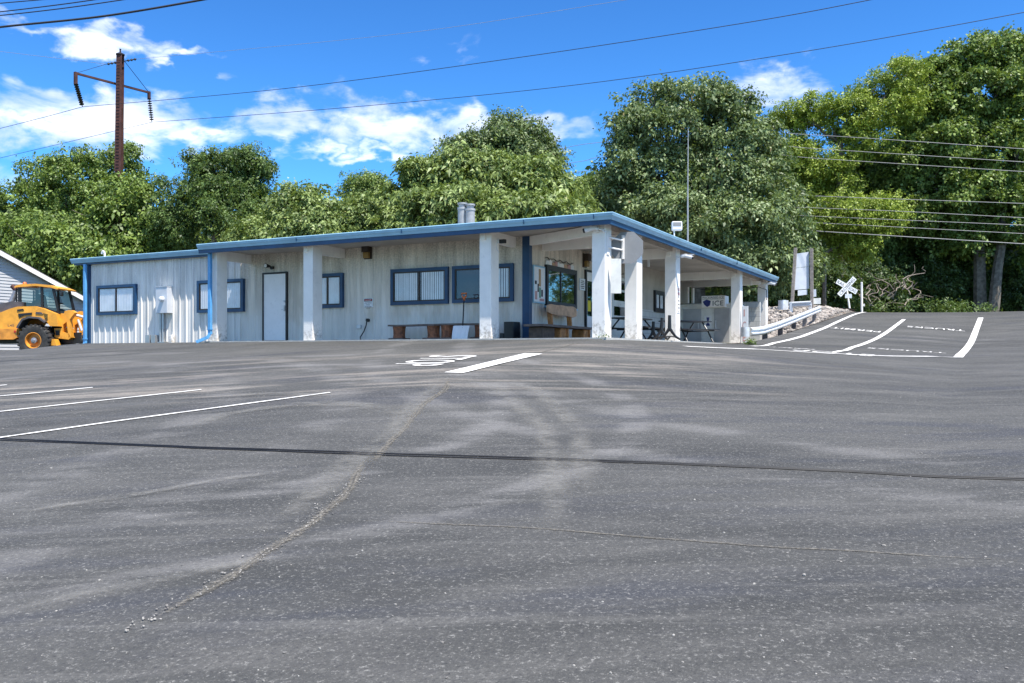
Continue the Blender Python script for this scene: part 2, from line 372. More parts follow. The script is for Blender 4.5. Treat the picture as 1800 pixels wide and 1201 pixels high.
# ------------------------------------------------------------------ mesh builder
class MB:
    def __init__(s, T=None): s.v = []; s.f = []; s.m = []; s.sm = []; s.T = T; s.mi = 0
    def add(s, vs, fs, smooth=False):
        o = len(s.v)
        for q in vs: s.v.append(tuple(s.T(*q)) if s.T else tuple(q))
        for f in fs: s.f.append([o+i for i in f]); s.m.append(s.mi); s.sm.append(smooth)
    def box(s, x0, x1, y0, y1, z0, z1, bev=0):
        if x0 > x1: x0, x1 = x1, x0
        if y0 > y1: y0, y1 = y1, y0
        if z0 > z1: z0, z1 = z1, z0
        if bev:
            b = min(bev, (x1-x0)/2.5, (y1-y0)/2.5, (z1-z0)/2.5)
            bm = bmesh.new(); bmesh.ops.create_cube(bm, size=1)
            for vv in bm.verts: vv.co = ((x0+x1)/2+vv.co.x*(x1-x0), (y0+y1)/2+vv.co.y*(y1-y0), (z0+z1)/2+vv.co.z*(z1-z0))
            bmesh.ops.bevel(bm, geom=bm.edges[:], offset=b, segments=2, affect='EDGES', profile=.5)
            bm.verts.index_update()
            s.add([vv.co[:] for vv in bm.verts], [[vv.index for vv in f.verts] for f in bm.faces]); bm.free(); return
        s.add([(x0, y0, z0), (x1, y0, z0), (x1, y1, z0), (x0, y1, z0), (x0, y0, z1), (x1, y0, z1), (x1, y1, z1), (x0, y1, z1)],
              [(0, 3, 2, 1), (4, 5, 6, 7), (0, 1, 5, 4), (1, 2, 6, 5), (2, 3, 7, 6), (3, 0, 4, 7)])
    def tube(s, pts, rad, n=8, caps=True, sq=False):
        pts = [Vector(q) for q in pts]
        if not hasattr(rad, '__len__'): rad = [rad]*len(pts)
        vs = []; fs = []; up = None
        for i, q in enumerate(pts):
            if i == 0: d = pts[1]-q
            elif i == len(pts)-1: d = q-pts[i-1]
            else: d = pts[i+1]-pts[i-1]
            d.normalize()
            if up is None:
                up = Vector((0, 0, 1)) if abs(d.z) < .9 else Vector((1, 0, 0))
            a = d.cross(up).normalized(); b = a.cross(d).normalized(); up = b
            for k in range(n):
                th = 2*math.pi*(k+(.5 if sq else 0))/n
                vs.append(q+(a*math.cos(th)+b*math.sin(th))*rad[i])
        for i in range(len(pts)-1):
            for k in range(n):
                k2 = (k+1) % n
                fs.append((i*n+k, i*n+k2, (i+1)*n+k2, (i+1)*n+k))
        if caps:
            fs.append(tuple(range(n))[::-1]); fs.append(tuple((len(pts)-1)*n+k for k in range(n)))
        s.add(vs, fs, smooth=(n > 5 and not sq))
    def bar(s, a, b, wx, wz=None):
        """square bar between two points"""
        wz = wz or wx; a = Vector(a); b = Vector(b); d = (b-a).normalized()
        up = Vector((0, 0, 1)) if abs(d.z) < .95 else Vector((1, 0, 0))
        u = d.cross(up).normalized()*wx/2; v = u.cross(d).normalized()*wz/2
        vs = [a-u-v, a+u-v, a+u+v, a-u+v, b-u-v, b+u-v, b+u+v, b-u+v]
        s.add(vs, [(0, 3, 2, 1), (4, 5, 6, 7), (0, 1, 5, 4), (1, 2, 6, 5), (2, 3, 7, 6), (3, 0, 4, 7)])
    def prism(s, poly, y0, y1, mp=None):
        """poly in (x,z), extruded along y; mp maps (x,y,z)"""
        n = len(poly); mp = mp or (lambda x, y, z: (x, y, z))
        vs = [mp(x, y0, z) for x, z in poly]+[mp(x, y1, z) for x, z in poly]
        fs = [tuple(range(n)), tuple(range(n, 2*n))[::-1]]+[(i, (i+1) % n, n+(i+1) % n, n+i) for i in range(n)]
        s.add(vs, fs)
    def lathe(s, prof, c, axis='z', n=24, caps=(1, 1)):
        """prof: list of (r, h)"""
        c = Vector(c); vs = []; fs = []
        for r, h in prof:
            for k in range(n):
                a = 2*math.pi*k/n; q = (r*math.cos(a), r*math.sin(a), h)
                if axis == 'y': q = (q[0], q[2], q[1])
                if axis == 'x': q = (q[2], q[0], q[1])
                vs.append(c+Vector(q))
        for i in range(len(prof)-1):
            for k in range(n):
                fs.append((i*n+k, i*n+(k+1) % n, (i+1)*n+(k+1) % n, (i+1)*n+k))
        if caps[0]: fs.append(tuple(range(n)))
        if caps[1]: fs.append(tuple((len(prof)-1)*n+k for k in range(n)))
        s.add(vs, fs, True)
    def build(s, name, mats, parent=None, local=False, normals=True):
        me = bpy.data.meshes.new(name); me.from_pydata(s.v, [], s.f)
        if not isinstance(mats, (list, tuple)): mats = [mats]
        for mm in mats: me.materials.append(MATS[mm])
        me.polygons.foreach_set('material_index', s.m); me.polygons.foreach_set('use_smooth', s.sm)
        if normals:
            bm = bmesh.new(); bm.from_mesh(me); bmesh.ops.recalc_face_normals(bm, faces=bm.faces[:]); bm.to_mesh(me); bm.free()
        me.update()
        if any(s.sm):
            try: me.set_sharp_from_angle(angle=R(40))
            except Exception: pass
        return link(name, me, parent, local)

def wm(o):
    m = Matrix.LocRotScale(o.location, o.rotation_euler, o.scale)
    if o.parent: m = wm(o.parent) @ o.matrix_parent_inverse @ m
    return m
def link(name, me, parent=None, local=False):
    o = bpy.data.objects.new(name, me); COL.objects.link(o)
    if parent:
        o.parent = parent
        if not local: o.matrix_parent_inverse = wm(parent).inverted()
    return o
def thing(name, label, cat, loc=(0, 0, 0), rotz=0, group=None):
    o = bpy.data.objects.new(name, None); COL.objects.link(o); o.empty_display_size = .2
    o.location = loc; o.rotation_euler = (0, 0, rotz); o['label'] = label; o['category'] = cat
    if group: o['group'] = group
    return o
def tag(o, label, cat, group=None):
    o['label'] = label; o['category'] = cat
    if group: o['group'] = group
    return o
def struct(o, kind='structure'): o['kind'] = kind; return o

def textpoly(body, font_size=1.0):
    cu = bpy.data.curves.new('t', 'FONT'); cu.body = body; cu.size = font_size; cu.align_x = 'CENTER'; cu.align_y = 'CENTER'
    cu.resolution_u = 3; cu.offset = .004*font_size
    o = bpy.data.objects.new('t', cu); COL.objects.link(o)
    dg = bpy.context.evaluated_depsgraph_get()
    me = bpy.data.meshes.new_from_object(o.evaluated_get(dg))
    vs = np.array([v.co[:2] for v in me.vertices]); fs = [tuple(p_.vertices) for p_ in me.polygons]
    bpy.data.objects.remove(o); bpy.data.curves.remove(cu); bpy.data.meshes.remove(me)
    lo_, hi_ = vs.min(0), vs.max(0)
    vs = (vs-(lo_+hi_)/2)/(hi_-lo_)
    return vs, fs            # normalised to a unit box centred on 0
def text_on(mb, body, c, u, v, w_, h_):
    """lay text in the plane u,v centred on c"""
    vs, fs = textpoly(body); c, u, v = Vector(c), Vector(u), Vector(v)
    mb.add([c+u*(q[0]*w_)+v*(q[1]*h_) for q in vs], fs)

# ------------------------------------------------------------------ terrain height
def smooth(x): x = np.clip(x, 0, 1); return x*x*(3-2*x)
def G(X, Y):
    X = np.asarray(X, float); Y = np.asarray(Y, float)
    s = np.clip((X+8)/7.6, 0, 1); Yc = np.minimum(Y, 27.1)
    d = 19.75-Y
    left = .41-.12*.5*(d+np.sqrt(d*d+.08))
    right = -1.7+.06*Yc
    z = left*(1-s)+right*s
    z = z-.22*smooth((-26-X)/4)-.26*smooth((Y-23.5)/3.5)*smooth((-29.3-X)/1.5)
    m = np.maximum(Y-27.1, 0)
    def av(xs, ys):
        a = sum(np.interp(np.maximum(m+k, 0), xs, ys) for k in (-2, -1, 0, 1, 2))/5
        return a*smooth(m/2.5)
    RL = av([0, 4, 9, 19, 27.6, 32], [0, .2, .62, 1.47, 2.18, 2.38])
    RR = av([0, 6, 12, 19, 25, 29, 33], [0, .22, .61, 1.35, 2.05, 2.43, 2.68])
    q = np.clip((X+5.84)/5.44, 0, 1)
    rise = RL*(1-q)+RR*q
    e = np.clip((X+7.6)/1.1, 0, 1)
    back = 2.28*smooth((Y-40)/13)
    z = z+rise*e+back*(1-e)
    return z+EYE
def g(x, y): return float(G(x, y))
def on_ground(px, py):
    d = raydir(px, py); D = 2.0
    while D < 120:
        q = P(px, py, D)
        if q.z < g(q.x, q.y): break
        D += .1
    a, b = D-.1, D
    for _ in range(20):
        mid = (a+b)/2; q = P(px, py, mid)
        if q.z < g(q.x, q.y): b = mid
        else: a = mid
    return P(px, py, b)

def grid(name, xs, ys, matname, dz=0, keep=None):
    XX, YY = np.meshgrid(xs, ys); ZZ = G(XX, YY)+dz
    nx, ny = len(xs), len(ys)
    co_ = np.stack([XX, YY, ZZ], -1).reshape(-1, 3)
    i, j = np.meshgrid(np.arange(nx-1), np.arange(ny-1))
    a = (j*nx+i).ravel(); fc = np.stack([a, a+1, a+nx+1, a+nx], 1)
    if keep is not None:
        cx_ = (XX[:-1, :-1]+XX[1:, 1:])/2; cy_ = (YY[:-1, :-1]+YY[1:, 1:])/2
        fc = fc[keep(cx_, cy_).ravel()]
    me = bpy.data.meshes.new(name); me.from_pydata(co_.tolist(), [], fc.tolist()); me.materials.append(MATS[matname])
    me.polygons.foreach_set('use_smooth', [True]*len(me.polygons)); me.update()
    return link(name, me)
a_edge = lambda X, Y: (Y < 23.6) | ((X > -6.75) & (Y < 63)) | ((X > -30.0) & (X < -7.3) & (Y < 40)) | ((X > -8) & (Y < 28.5))
struct(grid('parking_lot', np.arange(-46, 40.01, .3), np.arange(-8, 63.1, .3), 'asphalt', 0, a_edge))
xs = np.concatenate([[-900, -400, -200, -120, -80], np.arange(-60, 50.1, .75), [70, 110, 200, 400, 900]])
ys = np.concatenate([[-300, -120, -50, -20], np.arange(-10, 90.1, .75), [110, 160, 300, 600, 1200]])
struct(grid('ground', xs, ys, 'earth', -.07))
struct(grid('gravel_bank', np.arange(-30, -6.2, .4), np.arange(36, 62.1, .4), 'gravel', .02, lambda X, Y: (X < -6.6) & ((Y > 39.6) | (X > -7.5))))

def strip(pts, width, name, matname, dz=.012, jag=0, taper=False, step=.25):
    pts = [Vector((q[0], q[1])) for q in pts]; res = []
    for a, b in zip(pts[:-1], pts[1:]):
        n = max(1, int((b-a).length/step))
        for k in range(n): res.append(a.lerp(b, k/n))
    res.append(pts[-1]); mb = MB(); vs = []; N = len(res)
    for i, q in enumerate(res):
        d = (res[min(i+1, N-1)]-res[max(i-1, 0)]).normalized(); nn = Vector((-d.y, d.x))
        wl = wr = width/2
        if jag:
            wl = width/2*(1+jag*noise.noise(Vector((i*.31, 5, 1)))*1.6); wr = width/2*(1+jag*noise.noise(Vector((i*.29, 9, 7)))*1.6)
            q = q+nn*noise.noise(Vector((i*.16, 2, 3)))*width*jag*1.2
        if taper: k = min(1, i/(N*.15), (N-1-i)/(N*.15)); wl *= k; wr *= k
        for off in (wl, -wr):
            r = q+nn*off; vs.append((r.x, r.y, g(r.x, r.y)+dz))
    mb.add(vs, [(2*i, 2*i+1, 2*i+3, 2*i+2) for i in range(N-1)])
    return struct(mb.build(name, matname))
def seamstrip(pts, width, dz=.006, step=.15):
    pts = [Vector((q[0], q[1])) for q in pts]; res = []
    for a, b in zip(pts[:-1], pts[1:]):
        n = max(1, int((b-a).length/step))
        for k in range(n): res.append(a.lerp(b, k/n))
    res.append(pts[-1]); mb = MB(); vs = []; N = len(res); ac = []
    for i, q in enumerate(res):
        d = (res[min(i+1, N-1)]-res[max(i-1, 0)]).normalized(); nn = Vector((-d.y, d.x))
        q = q+nn*(noise.noise(Vector((i*.22, 2, 3)))*.05+noise.noise(Vector((i*.06, 8, 3)))*.10)
        wd = width*(1+.5*noise.noise(Vector((i*.08, 1, 1)))); en = min(1, i/(N*.18), (N-1-i)/(N*.18))
        for k in (-1, -.5, 0, .5, 1):
            r = q+nn*(wd/2*k); vs.append((r.x, r.y, g(r.x, r.y)+dz)); ac.append((1-abs(k))*(.35+.65*en if width < .15 else en))
    mb.add(vs, [(5*i+k, 5*i+k+1, 5*i+k+6, 5*i+k+5) for i in range(N-1) for k in range(4)])
    o = mb.build('asphalt_seam', 'crack_dirt'); at_ = o.data.attributes.new('across', 'FLOAT', 'POINT'); at_.data.foreach_set('value', ac)
    return struct(o)
def gp(pl): return [on_ground(*q) for q in pl]
# painted lines
strip(gp([(-60, 779), (200, 742), (580, 691)]), .085, 'parking_line', 'road_paint')
strip(gp([(-60, 731), (150, 708), (354, 686)]), .085, 'parking_line', 'road_paint')
strip(gp([(-60, 702), (60, 692), (163, 682)]), .085, 'parking_line', 'road_paint')
strip(gp([(-60, 684), (0, 678.5), (12, 677.5)]), .085, 'parking_line', 'road_paint')
strip(gp([(798, 656), (938, 622)]), .42, 'stop_line', 'road_paint')
strip(gp([(1204, 609.5), (1330, 614.5), (1470, 622.5), (1560, 626.5), (1684, 629)]), .20, 'stop_line', 'road_paint')
strip(gp([(1684, 629), (1697, 616), (1708, 600), (1716, 580), (1724, 559)]), .24, 'lane_line', 'road_paint', .016)
strip(gp([(1468, 620), (1500, 611), (1540, 596), (1568, 578), (1589, 562)]), .17, 'lane_line', 'road_paint', .016)
strip(gp([(1322, 609.5), (1360, 604), (1410, 592), (1450, 577), (1475, 565), (1500, 554), (1522, 549.3)]), .17, 'lane_line', 'road_paint', .016)
def ground_text(body, c0, c1, u, v, wid, hei, name='painted_word'):
    c = (c0+c1)/2; mb = MB(); vs, fs = textpoly(body); out = []
    for q in vs:
        x = c.x+u[0]*q[0]*wid+v[0]*q[1]*hei; y = c.y+u[1]*q[0]*wid+v[1]*q[1]*hei
        out.append((x, y, g(x, y)+.014))
    mb.add(out, fs); return struct(mb.build(name, 'road_paint', normals=False))
a = on_ground(731, 643.5); b = on_ground(795, 626.5)
ground_text('STOP', a, b, (0, -1), (1, 0), (b-a).length+.1, 1.15)
def row(body, x0, x1, y, hei):
    a = on_ground(x0, y); b = on_ground(x1, y)
    ground_text(body, a, b, (-1, 0), (0, -1), abs(b.x-a.x)*1.02+abs(b.y-a.y)*.1, hei)
row('PERMIT', 1460, 1546, 580, .75); row('TRUCKS', 1597, 1691, 577.8, .75)
row('TRUCKS', 1526, 1656, 617.5, .55); row('PERMIT', 1345, 1436, 612.3, .5)
row('STOP', 1386, 1534, 620.5, .95)
# seams in the asphalt
seam = [(1040, 598), (1000, 606), (948, 620), (860, 640), (790, 657), (772, 690), (745, 712), (712, 748), (680, 790), (662, 825), (640, 850)]
seamstrip(gp(seam[:5]), .12, .005)
seamstrip(gp(seam[4:]), .22, .007)
seamstrip(gp([(665, 798), (628, 815), (610, 850), (575, 890), (545, 925), (490, 962), (430, 1000), (360, 1040), (290, 1078), (215, 1112), (175, 1132)]), .20, .009)
seamstrip(gp([(575, 916), (640, 919), (800, 926), (1000, 938), (1200, 950), (1400, 963), (1600, 976), (1830, 992)]), .07, .005)

# pale tyre scuffs worn into the surface
m, t, p = newmat('tyre_scuff')
co = t.node('ShaderNodeTexCoord').outputs['Object']
ac = t.node('ShaderNodeAttribute', attribute_name='across').outputs['Fac']
n = t.noise(co, 2.2, 7, .7); n3 = t.noise(co, 16, 4, .8)
t.put(p.inputs['Base Color'], t.mix(n3, (.16, .155, .142), (.34, .33, .30))); p.inputs['Roughness'].default_value = .9
t.put(p.inputs['Alpha'], t.math('MULTIPLY', t.math('MULTIPLY', t.ramp(ac, 0, .8), t.ramp(n, .32, .60)), t.ramp(n3, .25, .65, .15, .40)))
def scuff(pl, width, dz):
    o = seamstrip(gp(pl), width, dz); o.name = 'tyre_scuff'; o.data.materials.clear(); o.data.materials.append(MATS['tyre_scuff'])
for k, (pl, w_) in enumerate((([(790, 664), (860, 680), (915, 712), (955, 755), (975, 810), (975, 880), (950, 960)], .42), ([(850, 664), (930, 684), (985, 720), (1020, 765), (1035, 820), (1030, 880)], .38),
                 ([(772, 664), (738, 702), (690, 758), (622, 818), (540, 882), (400, 965)], .42), ([(0, 908), (200, 880), (400, 846), (560, 822)], .22), ([(0, 1080), (150, 1052), (330, 1016), (500, 985)], .25),
                 ([(320, 760), (400, 730), (520, 712), (640, 712), (720, 735)], .5), ([(360, 700), (470, 694), (600, 698)], .4))):
    scuff(pl, w_, .0105+.0006*k)

# ------------------------------------------------------------------ the building
FL = EYE+.41                    # floor level
XW, YW = -10.65, 21.5           # wall corner
XL = -28.2                      # far left end
bld = thing('commercial_building', 'long low off white metal building with blue trimmed flat roof and porch on white columns', 'building', (-18, 28, FL))
# slab
mb = MB(); mb.box(-21, -7.75, 19.78, 39.2, FL-.5, FL+.015); mb.build('slab', 'concrete', bld)
# ribbed walls
def ribbed(x0, x1, z0, z1, mp, sp_=.305, rib=.034):
    prof = []; n = int(round((x1-x0)/sp_))
    for i in range(n+1):
        c = x0+i*sp_
        prof += [(c-.045, 0), (c-.018, rib), (c+.018, rib), (c+.045, 0)]
        prof += [(c+.12, 0), (c+.125, .006), (c+.135, .006), (c+.14, 0), (c+.185, 0), (c+.19, .006), (c+.20, .006), (c+.205, 0)]
    prof = [(min(max(a, x0), x1), b) for a, b in prof]
    mb = MB(); vs = []
    for a, b in prof: vs.append(mp(a, b, z0)); vs.append(mp(a, b, z1))
    mb.add(vs, [(2*i, 2*i+2, 2*i+3, 2*i+1) for i in range(len(prof)-1)])
    return mb
SOF = EYE+3.20
ribbed(XL, -20.9, FL-.35, EYE+3.33, lambda a, b, c: (a, YW-b, c)).build('wing_wall', 'wing_sheet', bld)
ribbed(-20.9, XW, FL-.02, SOF, lambda a, b, c: (a, YW-b, c), .305, .014).build('front_wall', 'wall_sheet', bld)
ribbed(YW, 28.0, FL-.02, SOF, lambda a, b, c: (XW+b, a, c), .305, .014).build('side_wall', 'side_sheet', bld)
mb = MB(); mb.box(XW-.3, XW, 28.0, 35.2, FL-.02, FL+1.25); mb.build('block_wall', 'block_wall', bld)
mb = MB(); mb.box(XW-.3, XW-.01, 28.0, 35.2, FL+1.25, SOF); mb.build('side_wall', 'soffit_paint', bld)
mb = MB()
mb.box(XL, XL+.1, YW+.05, 35.2, FL-.4, EYE+3.3); mb.box(XL+.1, XW-.3, 35.1, 35.2, FL-.4, EYE+3.3); mb.box(XL+.1, XW-.3, YW+.25, YW+.35, FL-.3, SOF)
mb.build('rear_wall', 'wing_sheet', bld)
# rear screen wall with the wide opening
mb = MB(); mb.box(-13, -7.95, 37.5, 37.7, FL-.05, EYE+2.22); mb.build('block_wall', 'block_wall', bld)
mb = MB(); mb.box(-13, -11.1, 37.45, 37.68, EYE+2.22, EYE+2.93); mb.box(-13, -7.95, 37.45, 37.68, EYE+2.93, EYE+3.16)
mb.box(-11.1, -10.95, 37.40, 37.62, EYE+2.222, EYE+2.928); mb.box(-10.8, -10.72, 37.42, 37.60, EYE+2.222, EYE+2.928); mb.build('opening_frame', 'white_paint', bld)
mb = MB(); mb.box(-11.3, -7.95, 37.40, 37.449, EYE+1.95, EYE+2.0); mb.build('ledge', 'concrete', bld)
# roofs
mb = MB(); mb.box(-20.7, -7.62, 19.65, 39.0, EYE+3.202, EYE+3.29); mb.build('roof', 'roof_metal', bld)
mb = MB(); mb.box(XL-.55, -20.72, 21.36, 36, EYE+3.30, EYE+3.40); mb.build('roof', 'roof_metal', bld)
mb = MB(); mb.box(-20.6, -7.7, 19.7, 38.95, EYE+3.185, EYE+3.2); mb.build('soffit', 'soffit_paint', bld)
# gutter profile swept along the two visible edges with a mitred corner
def gutter(ztop, path, out, prof, name, m_, gaps=()):
    mb = MB(); vs = []
    for (x, y), (nx, ny) in zip(path, out):
        for o_, h in prof: vs.append((x+nx*o_, y+ny*o_, ztop+h))
    n = len(prof); fs = []
    for i in range(len(path)-1):
        for k in range(n): fs.append((i*n+k, i*n+(k+1) % n, (i+1)*n+(k+1) % n, (i+1)*n+k))
    fs.append(tuple(range(n))); fs.append(tuple((len(path)-1)*n+k for k in range(n)))
    mb.add(vs, fs); return mb.build(name, m_, bld)
gprof = [(-.06, 0), (.115, 0), (.128, -.018), (.118, -.05), (.112, -.075), (.085, -.11), (.06, -.165), (-.06, -.165)]
path = [(-20.72, 19.6), (-7.6, 19.6), (-7.6, 39.05)]
gutter(EYE+3.325, path, [(0, -1), (1, -1), (1, 0)], gprof, 'gutter', 'blue_gutter')
dprof = [(-.03, 0), (.04, 0), (.04, -.105), (-.03, -.105)]
gutter(EYE+3.16, path, [(0, -1), (1, -1), (1, 0)], dprof, 'fascia', 'blue_dark')
gutter(EYE+3.45, [(XL-.6, 21.34), (-20.71, 21.34)], [(0, -1), (0, -1)], gprof, 'gutter', 'blue_gutter')
gutter(EYE+3.285, [(XL-.55, 21.37), (-20.71, 21.37)], [(0, -1), (0, -1)], [(-.03, 0), (.03, 0), (.03, -.06), (-.03, -.06)], 'fascia', 'blue_dark')
# seams of the gutter
for px in (520, 705, 920, 1043):
    q = on_y(px, 400, 19.47); mb = MB(); mb.box(q.x-.008, q.x+.008, 19.468, 19.50, EYE+3.19, EYE+3.30); mb.build('gutter_joint', 'blue_dark', bld)
for y in (27.0, 31.6): mb = MB(); mb.box(-7.50, -7.468, y-.008, y+.008, EYE+3.19, EYE+3.30); mb.build('gutter_joint', 'blue_dark', bld)
# columns
def column(xr, y0, wx=.34, dy=.42, name='column'):
    mb = MB(); b0 = FL-.25
    x0, x1 = xr-wx, xr
    mb.box(x0, x1, y0, y0+dy, b0, EYE+3.185, .012)
    o = mb.build(name, 'white_paint', bld)
    cb_ = MB(); cb_.box(x0+.05, x0+.05+.14, y0-.05, y0-.001, EYE+2.93, EYE+3.1, .01); cb_.build('bracket', 'white_paint', o)
    return o
cols_front = [-20.32, -16.65, -10.91]
for xr in cols_front: column(xr, 19.9)
column(-7.85, 19.95)
cols_side = [22.2, 25.6, 33.6, 38.2]
for yy in cols_side: column(-7.85, yy)
# beams between columns and wall
mb_ = [(-20.55, -20.42, 20.33, YW-.04), (-16.88, -16.75, 20.33, YW-.02), (-11.14, -11.01, 20.33, YW-.02)]
for x0, x1, y0, y1 in mb_:
    mb = MB(); mb.box(x0, x1, y0, y1, EYE+2.90, EYE+3.183); mb.build('beam', 'white_paint', bld)
mb = MB(); mb.bar((-8.2, 20.25, EYE+3.03), (XW+.02, 21.55, EYE+3.06), .12, .24); mb.build('beam', 'white_paint', bld)
for yy in cols_side[:3]+[37.0]:
    mb = MB(); mb.box(XW+.02, -8.2, yy+.1, yy+.25, EYE+2.88, EYE+3.183); mb.build('beam', 'white_paint', bld)
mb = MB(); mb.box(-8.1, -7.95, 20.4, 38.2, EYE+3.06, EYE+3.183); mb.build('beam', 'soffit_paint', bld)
# blue corner trims
mb = MB(); mb.box(XW-.16, XW+.05, YW-.05, YW-.005, FL, SOF-.02); mb.box(XW+.005, XW+.05, YW-.004, YW+.12, FL, SOF-.02); mb.build('corner_trim', 'blue_dark', bld)
mb = MB(); mb.box(XL-.05, XL+.16, YW-.07, YW+.1, FL-.4, EYE+3.26); mb.build('corner_trim', 'blue_dark', bld)
# base flashing along the wall
mb = MB(); mb.box(-20.9, XW-.17, YW-.045, YW-.016, FL, FL+.06); mb.build('base_trim', 'white_paint', bld)
mb = MB(); mb.box(XL+.2, -20.95, YW-.06, YW-.036, FL-.35, FL-.19); mb.build('base_trim', 'white_paint', bld)
# downspouts
def downspout(x, y, zt, zb):
    mb = MB()
    mb.box(x-.055, x+.055, y-.04, y+.05, zb+.28, zt, .01)
    mb.bar((x, y, zb+.30), (x-.06, y-.06, zb+.17), .10, .09)
    mb.bar((x-.05, y-.05, zb+.19), (x-.30, y-.24, zb+.05), .10, .09)
    mb.box(x-.075, x+.075, y-.055, y+.055, zb+.42, zb+.45)
    return mb.build('downspout', 'blue_pipe', bld)
q = on_y(369, 500, 19.75); downspout(q.x, 19.75, EYE+3.16, FL-.06)
downspout(XL+.06, 21.33, EYE+3.24, FL-.26)

# windows and doors in a wall frame: a along the wall, b outward, c up
front = lambda a, b, c: (a, YW-b, c)
side = lambda a, b, c: (XW+b, a, c)
def window(mp, a0, a1, z0, z1, blind='vertical', glass='glass', mull=.5, base=.0, fmat='blue_dark', inner='bronze_frame', fw=.09):
    fr = MB(mp); d = base+.075
    for (x0, x1, y0, y1) in ((a0, a1, z1-fw, z1), (a0, a1, z0, z0+fw), (a0, a0+fw, z0+fw, z1-fw), (a1-fw, a1, z0+fw, z1-fw)):
        fr.box(x0, x1, -.02, d, y0, y1)
    f = fr.build('window', fmat, bld)
    i0, i1, j0, j1 = a0+fw, a1-fw, z0+fw, z1-fw; iw = .035
    s_ = MB(mp); m0 = i0+(i1-i0)*mull
    for (x0, x1, y0, y1) in ((i0, i1, j1-iw, j1), (i0, i1, j0, j0+iw), (i0, i0+iw, j0+iw, j1-iw), (i1-iw, i1, j0+iw, j1-iw), (m0-.025, m0+.025, j0+iw, j1-iw)):
        s_.box(x0, x1, 0, d-.015, y0, y1)
    s_.build('sash', inner, f)
    bk = MB(mp); bk.box(i0, i1, -.02, base+.018, j0, j1); bk.build('interior', 'interior', f)
    bl = MB(mp); rnd = random.Random(int(a0*97))
    if blind == 'vertical':
        x = i0+iw+.01
        while x < i1-iw-.03:
            if abs(x+.03-m0) > .05: bl.add([(x, base+.022+rnd.random()*.004, j0+iw), (x+.06, base+.030, j0+iw), (x+.06, base+.030, j1-iw), (x, base+.022, j1-iw)], [(0, 1, 2, 3)])
            x += .066+rnd.random()*.010
    elif blind == 'curtain':
        x = i0+iw; 
        while x < i1-iw-.02:
            bl.add([(x, base+.022, j0+iw), (x+.04, base+.036, j0+iw), (x+.04, base+.036, j1-iw), (x, base+.022, j1-iw), (x+.08, base+.022, j0+iw), (x+.08, base+.022, j1-iw)], [(0, 1, 2, 3), (1, 4, 5, 2)])
            x += .08
    elif blind == 'right':
        x = m0+.05
        while x < i1-iw-.03:
            bl.add([(x, base+.022, j0+iw), (x+.055, base+.030, j0+iw), (x+.055, base+.030, j1-iw), (x, base+.022, j1-iw)], [(0, 1, 2, 3)]); x += .075
    if bl.f: bl.build('blind', 'blind', f, normals=False)
    gl = MB(mp); gl.add([(i0+.01, base+.042, j0+.01), (i1-.01, base+.042, j0+.01), (i1-.01, base+.042, j1-.01), (i0+.01, base+.042, j1-.01)], [(0, 1, 2, 3)]); gl.build('pane', glass, f)
    return f
def wpx(x0, x1, xref, yt, yb, **k):
    a = on_y(x0, 500, YW).x; b = on_y(x1, 500, YW).x; zt = on_y(xref, yt, YW).z; zb = on_y(xref, yb, YW).z
    return window(front, a, b, zb, zt, **k)
wpx(173.5, 242, 242, 499.5, 552.5, blind='curtain', base=.034)
wpx(350, 431, 431, 490, 548, blind='curtain', base=.034)
wpx(551, 605, 605, 480, 541, blind='curtain', base=.012)
wpx(689, 789.5, 789.5, 469, 534, blind='vertical', base=.012)
wpx(797, 904, 904, 463, 530, blind='right', base=.012)
YA, YB = on_x(957, 500, XW).y, on_x(1010, 500, XW).y
window(side, YA, YB, EYE+1.38, EYE+2.52, blind='none', glass='glass_mirror', base=.012, fmat='dark_frame', inner='dark_frame', fw=.10, mull=.46)
mb = MB(side); mb.box(YA-.02, YB+.02, 0, .10, EYE+1.33, EYE+1.38); mb.build('window_sill', 'blue_gutter', bld)
window(side, on_x(1149, 500, XW).y, on_x(1166, 500, XW).y, EYE+1.62, EYE+2.42, blind='curtain', base=.0, fmat='dark_frame', inner='dark_frame', fw=.12)
# front door
a0, a1 = on_y(463.5, 500, YW).x, on_y(506.5, 500, YW).x; zt = on_y(485, 479, YW).z
mb = MB(front); mb.box(a0+.05, a1-.05, .012, .045, FL+.02, zt-.055); dr = mb.build('door', 'door_white', bld)
mb = MB(front)
mb.box(a0, a0+.05, 0, .07, FL+.016, zt); mb.box(a1-.05, a1, 0, .07, FL+.016, zt); mb.box(a0+.05, a1-.05, 0, .07, zt-.055, zt); mb.build('frame', 'dark_frame', dr)
mb = MB(front); mb.box(a1-.13, a1-.075, .046, .085, FL+.96, FL+1.14); mb.box(a1-.2, a1-.08, .08, .10, FL+1.0, FL+1.02); mb.build('handle', 'galv', dr)
mb = MB(front); mb.lathe([(.03, .045), (.032, .09)], (a1-.10, 0, FL+1.27), 'y', 12); mb.build('deadbolt', 'galv', dr)
mb = MB(front); mb.box(a0+.055, a1-.055, 0, .06, FL+.0165, FL+.019); mb.build('threshold', 'galv', dr)
